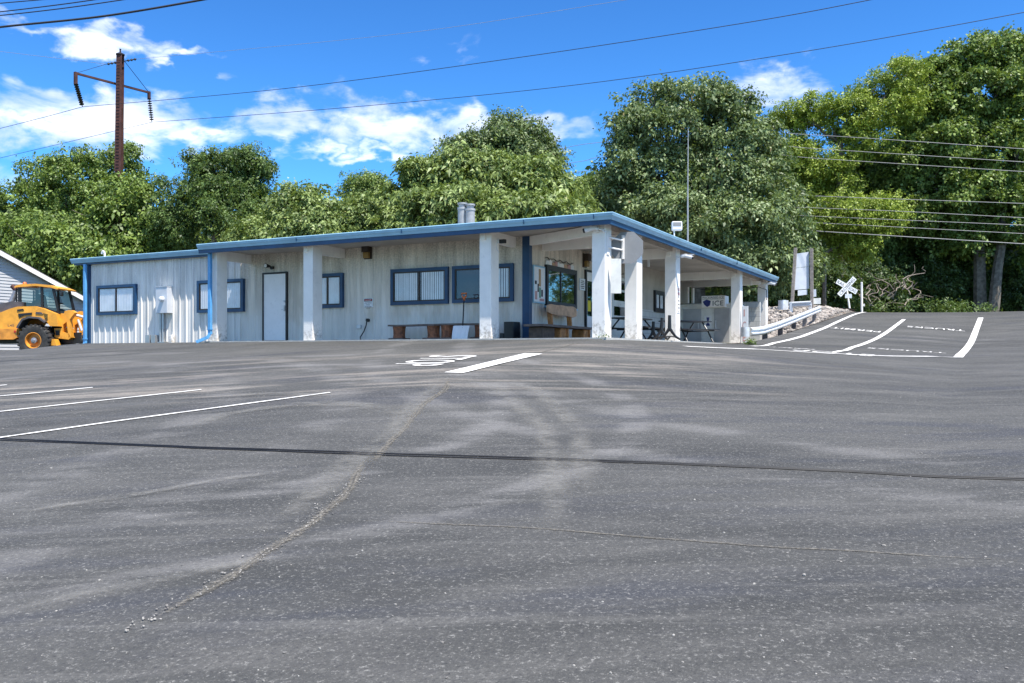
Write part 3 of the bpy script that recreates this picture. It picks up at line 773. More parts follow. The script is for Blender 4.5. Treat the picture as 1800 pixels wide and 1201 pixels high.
# side entrance door with glazing
y0 = on_x(1027, 500, XW).y; zt = EYE+2.62
mb = MB(side); mb.box(y0, y0+.06, 0, .07, FL+.016, zt); mb.box(y0+1.02, y0+1.08, 0, .07, FL+.016, zt); mb.box(y0+.06, y0+1.02, 0, .07, zt-.06, zt); fr_ = mb.build('door_frame', 'dark_frame', bld)
mb = MB(side); mb.box(y0+.06, y0+1.02, .012, .035, FL+.02, FL+.8); mb.box(y0+.06, y0+.16, .012, .035, FL+.8, zt-.06); mb.box(y0+.9, y0+1.02, .012, .035, FL+.8, zt-.06); mb.box(y0+.16, y0+.9, .012, .035, zt-.33, zt-.06); dr = mb.build('door', 'door_white', bld)
mb = MB(side); mb.box(y0+.16, y0+.9, .014, .02, FL+.8, zt-.33); mb.build('interior', 'interior', dr)
mb = MB(side); mb.add([(y0+.16, .03, FL+.8), (y0+.9, .03, FL+.8), (y0+.9, .03, zt-.33), (y0+.16, .03, zt-.33)], [(0, 1, 2, 3)]); mb.build('pane', 'glass_mirror', dr)
mb = MB(side); mb.box(y0+.2, y0+.42, .036, .040, FL+.95, FL+1.28); mb.build('sticker', 'yellow_paper', dr)
# second glazed door farther along the side wall
y0 = on_x(1072, 500, XW).y; y1 = on_x(1099, 500, XW).y
mb = MB(side); mb.box(y0, y1, .0, .06, FL+.02, EYE+2.6); dr = mb.build('door', 'freezer_white', bld)
mb = MB(side); zz0 = [(EYE+1.32, EYE+1.62), (EYE+1.82, EYE+2.12), (EYE+2.2, EYE+2.5)]
for (c0, c1) in zz0: mb.box(y0+.2, y1-.2, .061, .066, c0, c1)
mb.build('pane', 'glass_mirror', dr)
mb = MB(side)
for (c0, c1) in zz0: mb.box(y0+.2, y1-.2, .03, .0605, c0, c1)
mb.build('interior', 'dark_frame', dr)
# flues, roof vent
q = on_y(813, 388, 25.0); q2 = on_y(826.5, 388, 25.0)
for qq, hh in ((q, 1.52), (q2, 1.46)):
    mb = MB(); mb.lathe([(.15, -.1), (.15, hh-.1), (.17, hh-.1), (.17, hh-.04), (.12, hh-.04), (.12, hh+.06), (.16, hh+.06), (.16, hh+.11)], (qq.x, 25.0, EYE+3.29), 'z', 20)
    mb.build('flue_pipe', 'dull_metal', bld)
q = on_y(184, 446, 22.6)
mb = MB(); z0 = EYE+3.62
mb.tube([(q.x, 22.6, z0-.25), (q.x, 22.6, z0+.16), (q.x-.03, 22.6, z0+.23), (q.x-.09, 22.6, z0+.25), (q.x-.14, 22.6, z0+.21), (q.x-.15, 22.6, z0+.15)], .035, 10); mb.build('vent_pipe', 'white_plastic', bld)

# ------------------------------------------------------------------ fixtures on the building
def cctv(px, py, plane, val, ang, label):
    q = on_y(px, py, val) if plane == 'y' else on_x(px, py, val)
    t_ = thing('security_camera', label, 'camera', q, ang, 'bullet cameras on the porch columns')
    mb = MB(); mb.tube([(-.02, 0, 0), (.10, 0, .02)], .052, 14); mb.tube([(.10, 0, .02), (.30, 0, -.03)], .058, 14); mb.box(.0, .36, -.055, .055, .045, .058)
    mb.build('housing', 'white_plastic', t_, local=True)
    mb = MB(); mb.tube([(.30, 0, -.03), (.345, 0, -.041)], .054, 14); mb.build('lens', 'black_plastic', t_, local=True)
    mb = MB(); mb.tube([(-.02, 0, 0), (-.08, 0, -.02), (-.15, 0, -.05)], .022, 8); mb.lathe([(.05, -.17), (.05, -.14)], (0, 0, -.05), 'x', 12); mb.build('mount', 'white_plastic', t_, local=True)
    return t_
cctv(1050, 402, 'y', 19.83, R(188), 'white bullet camera at the top of the corner column, pointing left')
cctv(1198, 451, 'x', -7.66, R(20), 'white bullet camera on the red-lettered column, pointing right')
cctv(1350, 499, 'x', -7.66, R(5), 'small white camera on the rearmost porch column')
q = on_x(879, 425, -10.85)
t_ = thing('security_camera', 'black-nosed camera with hanging cable on the column right of the shovel', 'camera', (q.x, q.y, q.z), R(-10))
mb = MB(); mb.box(0, .17, -.05, .05, -.05, .05, .01); mb.build('lens', 'black_plastic', t_, local=True)
mb = MB(); mb.box(-.08, 0, -.06, .06, -.04, .07, .01); mb.tube([(-.03, -.07, .02), (-.05, -.09, -.1), (-.02, -.10, -.22), (.05, -.1, -.3)], .008, 6); mb.build('mount', 'white_plastic', t_, local=True)
# twin spot by the front door
q = on_y(479, 470, YW)
t_ = thing('spot_light', 'small black twin wall spotlight above the white front door', 'wall light', (q.x, YW-.02, q.z))
mb = MB(); mb.lathe([(.03, 0), (.07, -.16), (.075, -.2)], (-.05, -.04, .03), 'y', 14); mb.box(-.02, .1, -.08, 0, -.06, .02, .01); mb.lathe([(.03, 0), (.055, -.1)], (.1, -.05, -.04), 'y', 12); mb.build('lamp_housing', 'black_plastic', t_, local=True)
mb = MB(); mb.lathe([(.06, -.205), (.05, -.215)], (-.05, -.04, .03), 'y', 14); mb.build('lens', 'white_plastic', t_, local=True)
def brownlamp(mp, a, z, label):
    p0 = Vector(mp(a, .0, z)); t_ = thing('wall_lantern', label, 'wall light', p0)
    mb = MB(mp); mb.box(a-.13, a+.13, .012, .05, z-.2, z+.22); mb.box(a-.12, a+.12, .05, .20, z+.0, z+.21, .01); mb.build('lamp_housing', 'brown_lamp', t_)
    mb = MB(mp); mb.box(a-.09, a+.09, .05, .17, z-.18, z-.002, .02); mb.build('lamp_lens', 'lens_warm', t_)
q = on_y(648, 444, YW); brownlamp(front, q.x, q.z, 'brown box wall lamp above the danger sign')
q = on_x(1026, 459, XW); brownlamp(side, q.y, q.z, 'brown box wall lamp above the side door, near the notice')
# danger sign
q0 = on_y(640.5, 524.5, YW); q1 = on_y(656.5, 540.5, YW)
t_ = thing('danger_sign', 'small white DANGER sign with red header on the ribbed front wall', 'sign', (q0.x, YW, q1.z))
sx0, sx1, sz0, sz1 = q0.x, q1.x, q1.z, q0.z
mb = MB(); mb.box(sx0, sx1, YW-.035, YW-.022, sz0, sz1); mb.build('panel', 'paper', t_)
mb = MB(); hz = (sz1-sz0)*.36; mb.box(sx0+.02, sx1-.02, YW-.038, YW-.0355, sz1-hz, sz1-.02); mb.build('header', 'black_ink', t_)
mb = MB(); mb.box(sx0+.035, sx1-.035, YW-.041, YW-.0385, sz1-hz+.015, sz1-.035); mb.build('header_band', 'red_ink', t_)
mb = MB(); cx = (sx0+sx1)/2; text_on(mb, 'DANGER', (cx, YW-.043, sz1-hz/2-.01), (1, 0, 0), (0, 0, 1), (sx1-sx0)*.7, hz*.42); mb.build('lettering', 'paper', t_)
mb = MB()
for k, s_ in enumerate(('UNAUTHORIZED', 'PERSONS', 'DO NOT ENTER', 'KEEP OUT')):
    text_on(mb, s_, (cx, YW-.037, sz1-hz-.045-k*.055), (1, 0, 0), (0, 0, 1), (sx1-sx0)*(.75 if len(s_) > 8 else .4), .03)
mb.build('lettering', 'black_ink', t_)
# outlet and hose
q = on_y(632.5, 574.5, YW); mb = MB(); mb.box(q.x-.07, q.x+.07, YW-.08, YW-.01, q.z-.055, q.z+.055, .012); tag(mb.build('outlet_box', 'galv'), 'small grey outlet box low on the front wall beside the black hose', 'outlet')
a = on_y(646, 563, YW-.06); b = on_y(631, 598, YW-.3)
mb = MB(); mb.lathe([(.05, 0), (.05, .08)], (a.x, YW-.085, a.z), 'y', 12); tap = MB(); 
t_ = thing('garden_hose', 'black hose hanging from a wall tap down to the pavement', 'hose', (a.x, YW-.1, FL)); mb.build('tap', 'black_steel', t_)
mb = MB(); mb.tube([(a.x, YW-.09, a.z-.02), (a.x-.01, YW-.11, a.z-.15), (a.x-.07, YW-.14, a.z-.33), (a.x-.17, YW-.18, a.z-.5), (b.x+.02, YW-.25, FL+.03), (b.x-.12, YW-.4, FL+.025)], .018, 8); mb.build('hose', 'black_plastic', t_)

# utility meter box on the wing
q0 = on_y(273.5, 504, YW-.03); q1 = on_y(293.5, 550, YW-.03); dpt = .26
t_ = thing('electric_meter_cabinet', 'tall pale grey electric meter cabinet mounted on the ribbed wing wall', 'meter box', (q0.x, YW, q1.z))
zt, zb = on_y(273.5, 505, YW-dpt).z, on_y(273.5, 551, YW-dpt).z
mx0 = on_y(273.5, 520, YW-dpt).x; mx1 = on_y(293.5, 520, YW-dpt).x
mb = MB(); mb.box(mx0, mx1, YW-dpt, YW-.02, zb, zt, .012); mb.box(mx0-.01, mx1+.01, YW-dpt-.015, YW-.03, zt+.001, zt+.02); mb.build('cabinet', 'board_grey', t_)
q = on_y(285.5, 526, YW-dpt)
mb = MB(); mb.lathe([(.085, 0), (.085, -.07), (.07, -.11), (.04, -.125)], (q.x, YW-dpt, q.z), 'y', 18); mb.build('meter_dial', 'white_plastic', t_)
mb = MB(); mb.tube([(mx0+.08, YW-.12, zb), (mx0+.08, YW-.12, FL-.4)], .045, 10); mb.tube([(mx0+.20, YW-.12, zb), (mx0+.20, YW-.12, FL-.4)], .045, 10); mb.box(mx0+.0, mx0+.34, YW-.19, YW-.04, FL+.02, FL+.05); mb.build('conduit', 'grey_steel', t_)
for k, (xa, xb) in enumerate(((255, 262.5), (265, 272.5))):
    a = on_y(xa, 589, YW-.2); b = on_y(xb, 589, YW-.2)
    mb = MB(); mb.box(a.x, b.x, YW-.2, YW-.04, FL-.35, a.z, .01); o = mb.build('junction_box', 'grey_steel')
    tag(o, ('left' if k == 0 else 'right')+' one of two small grey boxes at the foot of the wing wall', 'utility box', 'small boxes below the meter cabinet')
a = on_y(297, 589, YW-.15); b = on_y(302, 603, YW-.15)
mb = MB(); mb.box(a.x, b.x, YW-.16, YW-.04, b.z, a.z, .01); mb.box(a.x-.03, a.x-.005, YW-.14, YW-.1, b.z+.1, a.z-.05); tag(mb.build('outdoor_tap', 'white_paint'), 'small white tap fitting low on the wing wall right of the conduits', 'tap')

# stop sign from behind on the corner column
c = P(1102.5, 435.5, 21.9); fdir = Vector((-.30, .954, 0)); rdir = Vector((.954, .30, 0))
t_ = thing('stop_sign', 'octagonal stop sign seen from its bare grey back, bracketed off the corner column', 'sign', c)
mb = MB(); rr = .385; oc = [(rr*math.cos(R(22.5+45*k))/math.cos(R(22.5))*1.0, rr*math.sin(R(22.5+45*k))/math.cos(R(22.5))) for k in range(8)]
pm = lambda x, y, z: c+rdir*x+fdir*y+Vector((0, 0, z))
mb.prism(oc, 0, .004, pm); mb.build('panel', 'alu_back', t_)
mb = MB(); mb.prism([(x*.98, z*.98) for x, z in oc], .005, .007, pm); mb.build('face', 'red_ink', t_)
mb = MB(); text_on(mb, 'STOP', pm(0, .0085, 0), -rdir, (0, 0, 1), .6, .25); mb.build('lettering', 'sign_white', t_)
mb = MB()
zr = (c.z+.17, c.z-.07)
for z_ in zr:
    e_ = pm(-.10, -.06, z_-c.z); mb.tube([(-7.84, 20.12, z_+.03), e_], .022, 8)
mb.box(-7.86, -7.83, 20.03, 20.2, c.z-.22, c.z+.30)
p1 = pm(-.10, -.02, 0); mb.bar((p1.x, p1.y, c.z-.28), (p1.x, p1.y, c.z+.30), .06, .05)
mb.build('bracket', 'white_paint', t_)
a = P(1075.5, 455, 21.4); b = P(1092, 516, 21.4)
pan = MB(); rr_ = Vector((RV[0], RV[1], 0)); ff_ = Vector((FV[0], FV[1], 0))
pan.T = lambda x, y, z: Vector((a.x, a.y, 0))+rr_*x+ff_*y+Vector((0, 0, z))
pan.box(-.03, (b-a).xy.length, 0, .02, b.z, a.z, .004); tag(pan.build('sign_board', 'freezer_white'), 'blank whitish board fixed below the octagonal sign behind the corner column', 'sign')

# notices on the side wall
def board(name, label, mp, a0, a1, z0, z1, frame, content, cat='sign'):
    t_ = thing(name, label, cat, Vector(mp(a0, 0, z0)))
    mb = MB(mp); mb.box(a0, a1, .015, .05, z0, z1); mb.build('frame', frame, t_)
    mb = MB(mp); mb.box(a0+.04, a1-.04, .05, .054, z0+.04, z1-.04); mb.build('backing', 'paper', t_)
    content(mp, a0+.04, a1-.04, z0+.04, z1-.04, t_); return t_
def papers(mp, a0, a1, z0, z1, t_):
    rnd = random.Random(4); W, H = a1-a0, z1-z0
    for (u0, u1, v0, v1, m_) in ((.05, .35, .62, .95, 'paper'), (.42, .62, .45, .95, 'amber'), (.66, .97, .50, .97, 'paper'), (.05, .22, .50, .60, 'black_ink'), (.30, .42, .28, .52, 'black_ink'),
                                 (.45, .62, .12, .42, 'green_ink'), (.66, .80, .16, .36, 'black_ink'), (.82, .97, .2, .45, 'paper'), (.06, .26, .06, .30, 'pink_ink'), (.5, .95, .03, .10, 'pink_ink')):
        mb = MB(mp); h = .0545+rnd.random()*.003; mb.box(a0+u0*W, a0+u1*W, .054, h+.002, z0+v0*H, z0+v1*H); mb.build('pinned_sheet', m_, t_)
board('notice_board', 'large notice board with pinned papers beside the blue corner post', side, on_x(935, 500, XW).y, on_x(955.5, 500, XW).y, EYE+1.42, EYE+2.44, 'blue_gutter', papers, 'notice board')
def notice(mp, a0, a1, z0, z1, t_):
    mb = MB(mp); n = 5
    for k in range(n): 
        zc = z1-(z1-z0)*(k+.6)/n; hw = (a1-a0)*(.42 if k % 2 else .34); cc = (a0+a1)/2; mb.box(cc-hw, cc+hw, .0545, .0555, zc-.012, zc+.012)
    mb.build('printed_lines', 'black_ink', t_)
board('notice_sign', 'small framed notice between the side window and the side door', side, on_x(1016.5, 500, XW).y, on_x(1026, 500, XW).y, EYE+1.97, EYE+2.32, 'galv', notice)
# cut-out wooden lettering over the side window
t_ = thing('window_ornament', 'row of small wooden houses and letters on top of the side window', 'ornament', (XW+.05, YA, EYE+2.52))
rnd = random.Random(3); y_ = YA+.02; k = 0
while y_ < YB-.2:
    wd = .12+rnd.random()*.14; h = .07+rnd.random()*.06
    mb = MB(side); prof = [(y_, EYE+2.521), (y_+wd, EYE+2.521), (y_+wd, EYE+2.521+h), (y_+wd/2, EYE+2.521+h+(.06 if k % 3 == 1 else .02)), (y_, EYE+2.521+h)]
    mb.prism(prof, .02, .06); mb.build('wooden_letter', ['paper', 'white_paint', 'live_edge', 'pink_ink'][k % 4], t_)
    y_ += wd+.02; k += 1
mb = MB(side); mb.tube([(YA+i*.12, .03, EYE+2.70+.03*math.sin(i*1.7)) for i in range(int((YB-YA)/.12))], .012, 6); mb.build('garland', 'black_steel', t_)

# benches of planks on stumps
def stump_bench(name, label, xa, xb, stumps, z, yc, w_=.36, th=.045):
    t_ = thing(name, label, 'bench', ((xa+xb)/2, yc, FL))
    mb = MB(); n = 14; vs = []
    for i in range(n+1):
        x = xa+(xb-xa)*i/n; j = noise.noise(Vector((x*2.1, yc, 3)))*.03; kk = noise.noise(Vector((x*1.3, 5, 9)))*.012
        vs += [(x, yc-w_/2+j, z-th+kk), (x, yc+w_/2+j, z-th+kk), (x, yc+w_/2+j, z+kk), (x, yc-w_/2+j*1.3, z+kk)]
    fs = [(4*i+k, 4*i+(k+1) % 4, 4*i+4+(k+1) % 4, 4*i+4+k) for i in range(n) for k in range(4)]+[(0, 1, 2, 3), (4*n, 4*n+1, 4*n+2, 4*n+3)]
    mb.add(vs, fs); mb.build('seat', 'plank', t_)
    for x in stumps:
        mb = MB(); ring_ = []
        n = 14; vs = []; fs = []
        for lv, (h, r) in enumerate(((0, .19), (.05, .17), (.15, .155), (.28, .16), (z-FL-th-.001, .175))):
            for k in range(n):
                a_ = 2*math.pi*k/n; r_ = r*(1+.10*noise.noise(Vector((math.cos(a_)*2, math.sin(a_)*2, x+h))))
                vs.append((x+r_*math.cos(a_)*1.1, yc+r_*math.sin(a_)*.95, FL+.016+h if lv < 4 else FL+h))
        for lv in range(4):
            for k in range(n): fs.append((lv*n+k, lv*n+(k+1) % n, (lv+1)*n+(k+1) % n, (lv+1)*n+k))
        fs += [tuple(range(n)), tuple(4*n+k for k in range(n))]
        mb.add(vs, fs); mb.build('stump', 'log_red', t_)
        mb = MB(); mb.box(x-.24, x+.24, yc-.2, yc+.2, FL+.0155, FL+.075, .01); mb.build('foot_board', 'plank', t_)
    return t_
yb = 20.95
xx = lambda px: on_y(px, 580, yb).x
stump_bench('plank_bench', 'dark plank bench on two log stumps under the wide white-curtained window', xx(688), xx(770), [xx(702), xx(762)], FL+.45, yb)
stump_bench('plank_bench', 'dark plank bench on a log stump behind the snow shovel, left of the column', xx(771.5), xx(848), [xx(787), xx(846)], FL+.455, yb)
# snow shovel
q = on_y(814, 597, 20.62)
t_ = thing('snow_shovel', 'snow shovel with orange grip and ribbed white blade leaning by the bench', 'shovel', (q.x, 20.62, FL))
x0 = q.x; zb = FL+.02
mb = MB(); n = 20; vs = []
for i in range(n+1):
    u = -.24+.48*i/n; rib = .012 if (i//2) % 2 else 0
    for k in range(5):
        v_ = k/4; vs.append((x0+u*(1+.05*v_), 20.50+.10*v_**1.6+rib+.06*(u/.24)**2*-1, zb+.36*v_))
mb.add(vs, [(5*i+k, 5*i+5+k, 5*i+6+k, 5*i+1+k) for i in range(n) for k in range(4)], True); mb.build('blade', 'white_plastic', t_, normals=False)
xt = on_y(815.5, 520, 21.1).x
mb = MB(); mb.tube([(x0, 20.60, zb+.30), (xt, 21.1, FL+1.12)], .016, 8); mb.build('shaft', 'black_steel', t_)
mb = MB(); hx, hy, hz = xt, 21.11, FL+1.13
mb.tube([(hx, hy, hz-.05), (hx, hy, hz)], .03, 8); mb.tube([(hx, hy, hz), (hx-.06, hy, hz+.08), (hx-.08, hy, hz+.15), (hx+.08, hy, hz+.15), (hx+.06, hy, hz+.08), (hx, hy, hz)], .022, 8); mb.build('grip', 'orange_plastic', t_)
# black boxes by the wall
a = on_y(888.5, 566, 21.1); b = on_y(905.5, 594, 21.1)
mb = MB(); mb.box(a.x, b.x, 21.0, 21.4, FL+.016, a.z, .015); mb.box(a.x+.02, b.x-.02, 20.99, 20.999, FL+.05, a.z-.05); tag(mb.build('waste_bin', 'black_plastic'), 'tall black box bin standing by the front wall left of the blue corner post', 'bin')
a = on_y(879.5, 586, 21.1); b = on_y(888, 594, 21.1)
mb = MB(); mb.box(a.x, b.x-.02, 21.05, 21.35, FL+.016, a.z, .02); tag(mb.build('low_crate', 'black_plastic'), 'low black crate beside the tall black bin', 'crate')
# side bench with backrest
t_ = thing('log_bench', 'long rustic bench with a live-edge backrest below the side window', 'bench', (-10.1, 22.4, FL))
ya, yz = 20.75, 24.25; zs = FL+.40
mb = MB(); n = 16; vs = []
for i in range(n+1):
    y = ya+(yz-ya)*i/n; j = noise.noise(Vector((y*1.5, 3, 3)))*.05
    vs += [(-10.42, y, zs-.06), (-9.86+j, y, zs-.06+j*.3), (-9.86+j, y, zs), (-10.42, y, zs)]
mb.add(vs, [(4*i+k, 4*i+(k+1) % 4, 4*i+4+(k+1) % 4, 4*i+4+k) for i in range(n) for k in range(4)]+[(0, 1, 2, 3), (4*n, 4*n+1, 4*n+2, 4*n+3)]); mb.build('seat', 'plank', t_)
by0, by1 = on_x(958, 550, -10.4).y, on_x(1008, 550, -10.4).y
mb = MB(); N_ = 9; tp = [(by0+(by1-by0)*i/N_, zs+.585+.008*math.sin(i*1.9)-(.035 if i in (0, N_) else 0)) for i in range(N_+1)]; bt_ = [(by0+(by1-by0)*i/N_, zs+.32-.004*i+.010*math.sin(i*1.3+1)+(.04 if i in (0, N_) else 0)) for i in range(N_+1)][::-1]
mb.prism(tp+bt_, -10.36, -10.30, lambda x, y, z: (y, x, z)); mb.build('backrest', 'live_edge', t_)
for y in (by0+.28, by1-.35):
    mb = MB(); mb.bar((-10.36, y, zs), (-10.405, y, zs+.52), .07, .13); mb.build('back_support', 'log_orange', t_)
for y, w_ in ((by0+.25, .42), (by1-.1, .34)):
    mb = MB(); mb.box(-10.35, -9.95, y-w_/2, y+w_/2, FL+.016, zs-.065, .04); mb.bar((-9.93, y+w_/2-.02, FL+.03), (-9.93, y+w_/2-.02, zs-.07), .06, .06); mb.build('leg', 'log_orange', t_)
mb = MB(); mb.box(-10.36, -9.98, ya+.15, ya+1.0, FL+.016, zs-.065, .04); mb.build('leg', 'plank_edge', t_)

# column lettering (red heading and small lines on the lit side of the second side column)
t_ = thing('column_notice', 'narrow vertical notice with red heading on the sunlit side of a porch column', 'sign', (-7.84, 25.8, EYE+2.0))
yc_ = 25.82
mb = MB(); mb.box(-7.849, -7.838, yc_-.13, yc_+.13, EYE+1.25, EYE+2.05); mb.build('panel', 'white_paint', t_)
mb = MB()
for k, s_ in enumerate(('NO', 'PARK')): text_on(mb, s_, (-7.835, yc_, EYE+1.95-k*.13), (0, 1, 0), (0, 0, 1), .19, .085)
mb.build('lettering', 'red_ink', t_)
mb = MB()
for k, (s_, w_) in enumerate((('IN', .07), ('FIRE', .14), ('LANE', .17), ('THIS', .17), ('SIDE', .08))): text_on(mb, s_, (-7.835, yc_, EYE+1.72-k*.105), (0, 1, 0), (0, 0, 1), w_, .05)
mb.build('lettering', 'black_ink', t_)

# ice merchandiser
t_ = thing('ice_freezer', 'dingy white ice freezer with two grey doors and a packaged ice sign on top', 'ice freezer', (-7.3, 34.6, FL))
y0 = 34.5; xa, xb = -10.5, -8.25
mb = MB(); mb.box(xa, xb, y0, 35.9, FL+.016, EYE+1.93, .015); mb.build('cabinet', 'freezer_white', t_)
d0 = on_y(1201, 560, y0).x; d1 = on_y(1233, 560, y0).x; e0 = on_y(1256, 560, y0).x; e1 = on_y(1283, 560, y0).x
for (x0, x1, hx) in ((d0, d1, d1-.10), (e0, e1, e0+.07)):
    mb = MB(); mb.box(x0, x1, y0-.035, y0-.001, FL+.10, EYE+1.82, .008); dd_ = mb.build('door', 'freezer_grey', t_)
    mb = MB(); mb.bar((hx, y0-.10, FL+.62), (hx, y0-.10, FL+.95), .035, .03); mb.bar((hx, y0-.10, FL+.65), (hx, y0-.036, FL+.65), .03); mb.bar((hx, y0-.10, FL+.92), (hx, y0-.036, FL+.92), .03); mb.build('handle', 'galv', dd_)
mb = MB(); mb.box(xa-.02, xb+.02, y0-.03, 35.95, EYE+1.931, EYE+2.0, .01); mb.build('lid', 'freezer_white', t_)
s0 = on_y(1235, 540, y0-.1).x; s1 = on_y(1276, 540, y0-.1).x; z0_, z1_ = EYE+1.86, EYE+2.30
mb = MB(); mb.box(s0, s1, y0-.25, y0+.35, z0_, z1_, .01); sg = mb.build('sign_box', 'white_paint', t_)
cx = (s0+s1)/2; wd = s1-s0; fy = y0-.2535
mb = MB(); text_on(mb, 'PACKAGED ICE', (cx, fy, z1_-.07), (1, 0, 0), (0, 0, 1), wd*.9, .075); text_on(mb, 'ICE', (s0+wd*.71, fy, z0_+.15), (1, 0, 0), (0, 0, 1), wd*.46, .19); mb.box(s0+.02, s1-.02, fy, fy+.002, z1_-.135, z1_-.125); mb.build('lettering', 'black_ink', sg)
mb = MB(); mb.prism([(s0+wd*.05, z0_+.22), (s0+wd*.22, z0_+.30), (s0+wd*.4, z0_+.24), (s0+wd*.36, z0_+.07), (s0+wd*.24, z0_+.0+.01), (s0+wd*.12, z0_+.1)], fy, fy+.002); mb.build('emblem', 'blue_ink', sg)
c0 = (d1+e0)/2
mb = MB(); mb.box(c0-.14, c0+.14, y0-.006, y0-.001, EYE+1.05, EYE+1.55); ps = mb.build('poster', 'paper', t_)
mb = MB(); mb.prism([(c0-.07, EYE+1.15), (c0+.07, EYE+1.15), (c0+.07, EYE+1.22), (c0+.02, EYE+1.26), (c0+.06, EYE+1.48), (c0-.06, EYE+1.48), (c0-.02, EYE+1.26), (c0-.07, EYE+1.22)], y0-.009, y0-.0065); mb.build('emblem', 'blue_ink', ps)
# vertical ICE banner beside the column
mb = MB(); q0 = on_y(1304, 540, 33.9)
bx0 = -7.82
t_ = thing('ice_banner', 'tall narrow white ICE panel standing against a porch column', 'sign', (bx0, 33.7, FL))
xa = on_y(1304, 560, 33.62).x; xb = on_y(1315, 560, 33.62).x
mb = MB(); mb.box(xa, xb, 33.60, 33.66, FL-.3, EYE+1.83, .005); mb.build('panel', 'white_plastic', t_)
mb = MB()
text_on(mb, 'I', ((xa+xb)/2-.02, 33.595, EYE+1.58), (1, 0, 0), (0, 0, 1), .045, .26); text_on(mb, 'C', ((xa+xb)/2-.02, 33.595, EYE+1.12), (1, 0, 0), (0, 0, 1), .13, .28); text_on(mb, 'E', ((xa+xb)/2-.02, 33.595, EYE+.67), (1, 0, 0), (0, 0, 1), .11, .28); mb.build('lettering', 'pink_ink', t_)
# cable festoon along the rear beam
mb = MB(); pts = []
for i in range(40):
    x = XW+.05+(2.55)*i/39; pts.append((x, 36.9, EYE+2.80+.05*math.cos(i/39*2*math.pi*2.6)))
pts += [(-7.9, 36.95, EYE+2.78), (-7.8, 38.1, EYE+2.74), (-7.8, 38.12, EYE+2.3)]
mb.tube(pts, .016, 6); tag(mb.build('looped_cable', 'black_plastic'), 'black cable strung in shallow loops across the rear of the porch', 'cable')
mb = MB(); pts = [(XW+.05, 26.0+i*.3, EYE+2.76-.12*math.sin(i/9*math.pi)) for i in range(10)]; mb.tube(pts, .016, 6); tag(mb.build('looped_cable', 'black_plastic'), 'black cable sagging along the side wall under the porch ceiling', 'cable')
mb = MB(); q = on_x(1338, 510, -7.84); mb.box(-7.848, -7.80, q.y-.08, q.y+.08, EYE+2.0, EYE+2.75); 
# picnic tables
def picnic(loc, rot, label):
    t_ = thing('picnic_table', label, 'table', loc, rot, 'black picnic tables under the porch')
    def part(n_, f): 
        mb = MB(); f(mb); mb.build(n_, 'black_steel', t_, local=True)
    part('tabletop', lambda m_: m_.box(-.9, .9, -.37, .37, .70, .74, .015))
    for s_ in (-1, 1): part('seat', lambda m_: m_.box(-.9, .9, s_*.62-.13, s_*.62+.13, .42, .455, .012))
    for s_ in (-.6, .6):
        part('leg', lambda m_: (m_.tube([(s_, -.70, 0), (s_, -.45, .40), (s_, -.2, .70)], .025, 8), m_.tube([(s_, .70, 0), (s_, .45, .40), (s_, .2, .70)], .025, 8), m_.tube([(s_, -.74, .40), (s_, .74, .40)], .02, 8)))
picnic((-8.75, 29.6, FL+.016), R(62), 'black picnic table in front of the ice freezer')
picnic((-9.6, 26.7, FL+.016), R(90), 'black picnic table beside the side wall, left of the flared stands')
# black flared pedestal stands
def stand(px, py, D, w_, h, lean, label):
    b = P(px, py, D); t_ = thing('pedestal_stand', label, 'stand', (b.x, b.y, FL+.016), TH, 'black flared pedestal stands by the red-lettered column')
    mb = MB(); mb.tube([(lean, 0, h-.02), (lean*.8, 0, h*.75), (lean*.5, 0, h*.45)], [.045, .048, .055], 10); mb.build('post', 'black_steel', t_, local=True)
    for s_ in (-1, 1):
        mb = MB(); mb.tube([(lean*.5, 0, h*.47), (s_*w_*.15+lean*.4, 0, h*.30), (s_*w_*.30, 0, h*.15), (s_*w_*.52, 0, .03)], [.05, .04, .035, .03], 8); mb.build('foot', 'black_steel', t_, local=True)
    mb = MB(); mb.tube([(-w_*.30, 0, .10), (0, -.05, .12), (w_*.30, 0, .10)], .02, 8); mb.tube([(0, 0, .1), (0, .35, .03)], .03, 8); mb.build('crossbar', 'black_steel', t_, local=True)
stand(1177, 603, 25.6, .58, .74, 0, 'tallest black pedestal stand with flared feet in front of the lettered column')
stand(1161, 602, 26.4, .45, .70, .05, 'middle black pedestal stand with flared feet at the lettered column')
stand(1147, 601, 27.2, .36, .62, .03, 'shortest black pedestal stand, leftmost of the three')
# roof-top flood light and aerial
q = on_x(1190, 398, -8.6); zr = EYE+3.29
t_ = thing('flood_light', 'white square floodlight on a short arm on the roof edge', 'light', (q.x, q.y, zr), TH)
k = q.z-zr
mb = MB(); mb.box(-.17, .17, -.05, .12, k-.14, k+.16, .04); mb.build('lamp_housing', 'white_plastic', t_, local=True)
mb = MB(); mb.box(-.13, .13, -.058, -.0505, k-.0, k+.13, .003); mb.build('lens', 'alu_back', t_, local=True)
mb = MB(); mb.tube([(-.08, 0, -.02), (-.08, 0, k*.35), (-.09, .02, k-.14)], .022, 8); mb.tube([(-.08, 0, .06), (.1, .02, .10), (.2, .05, .02)], .02, 8); mb.build('arm', 'white_plastic', t_, local=True)
q = on_x(1209, 424, -9.2); qt = on_x(1212.5, 228, -9.2)
mb = MB(); mb.tube([(q.x, q.y, zr-.05), (q.x, q.y, zr+1.6), (q.x, q.y, zr+2.4)], [.032, .03, .028], 8); mb.tube([(q.x, q.y, zr+2.4), (qt.x, q.y+.05, qt.z)], [.024, .012], 8); mb.tube([(q.x, q.y, zr+.45), (q.x+.1, q.y, zr+.43)], .03, 8)
tag(mb.build('radio_aerial', 'dull_metal'), 'tall thin pale grey aerial rising from the roof behind the floodlight', 'antenna')
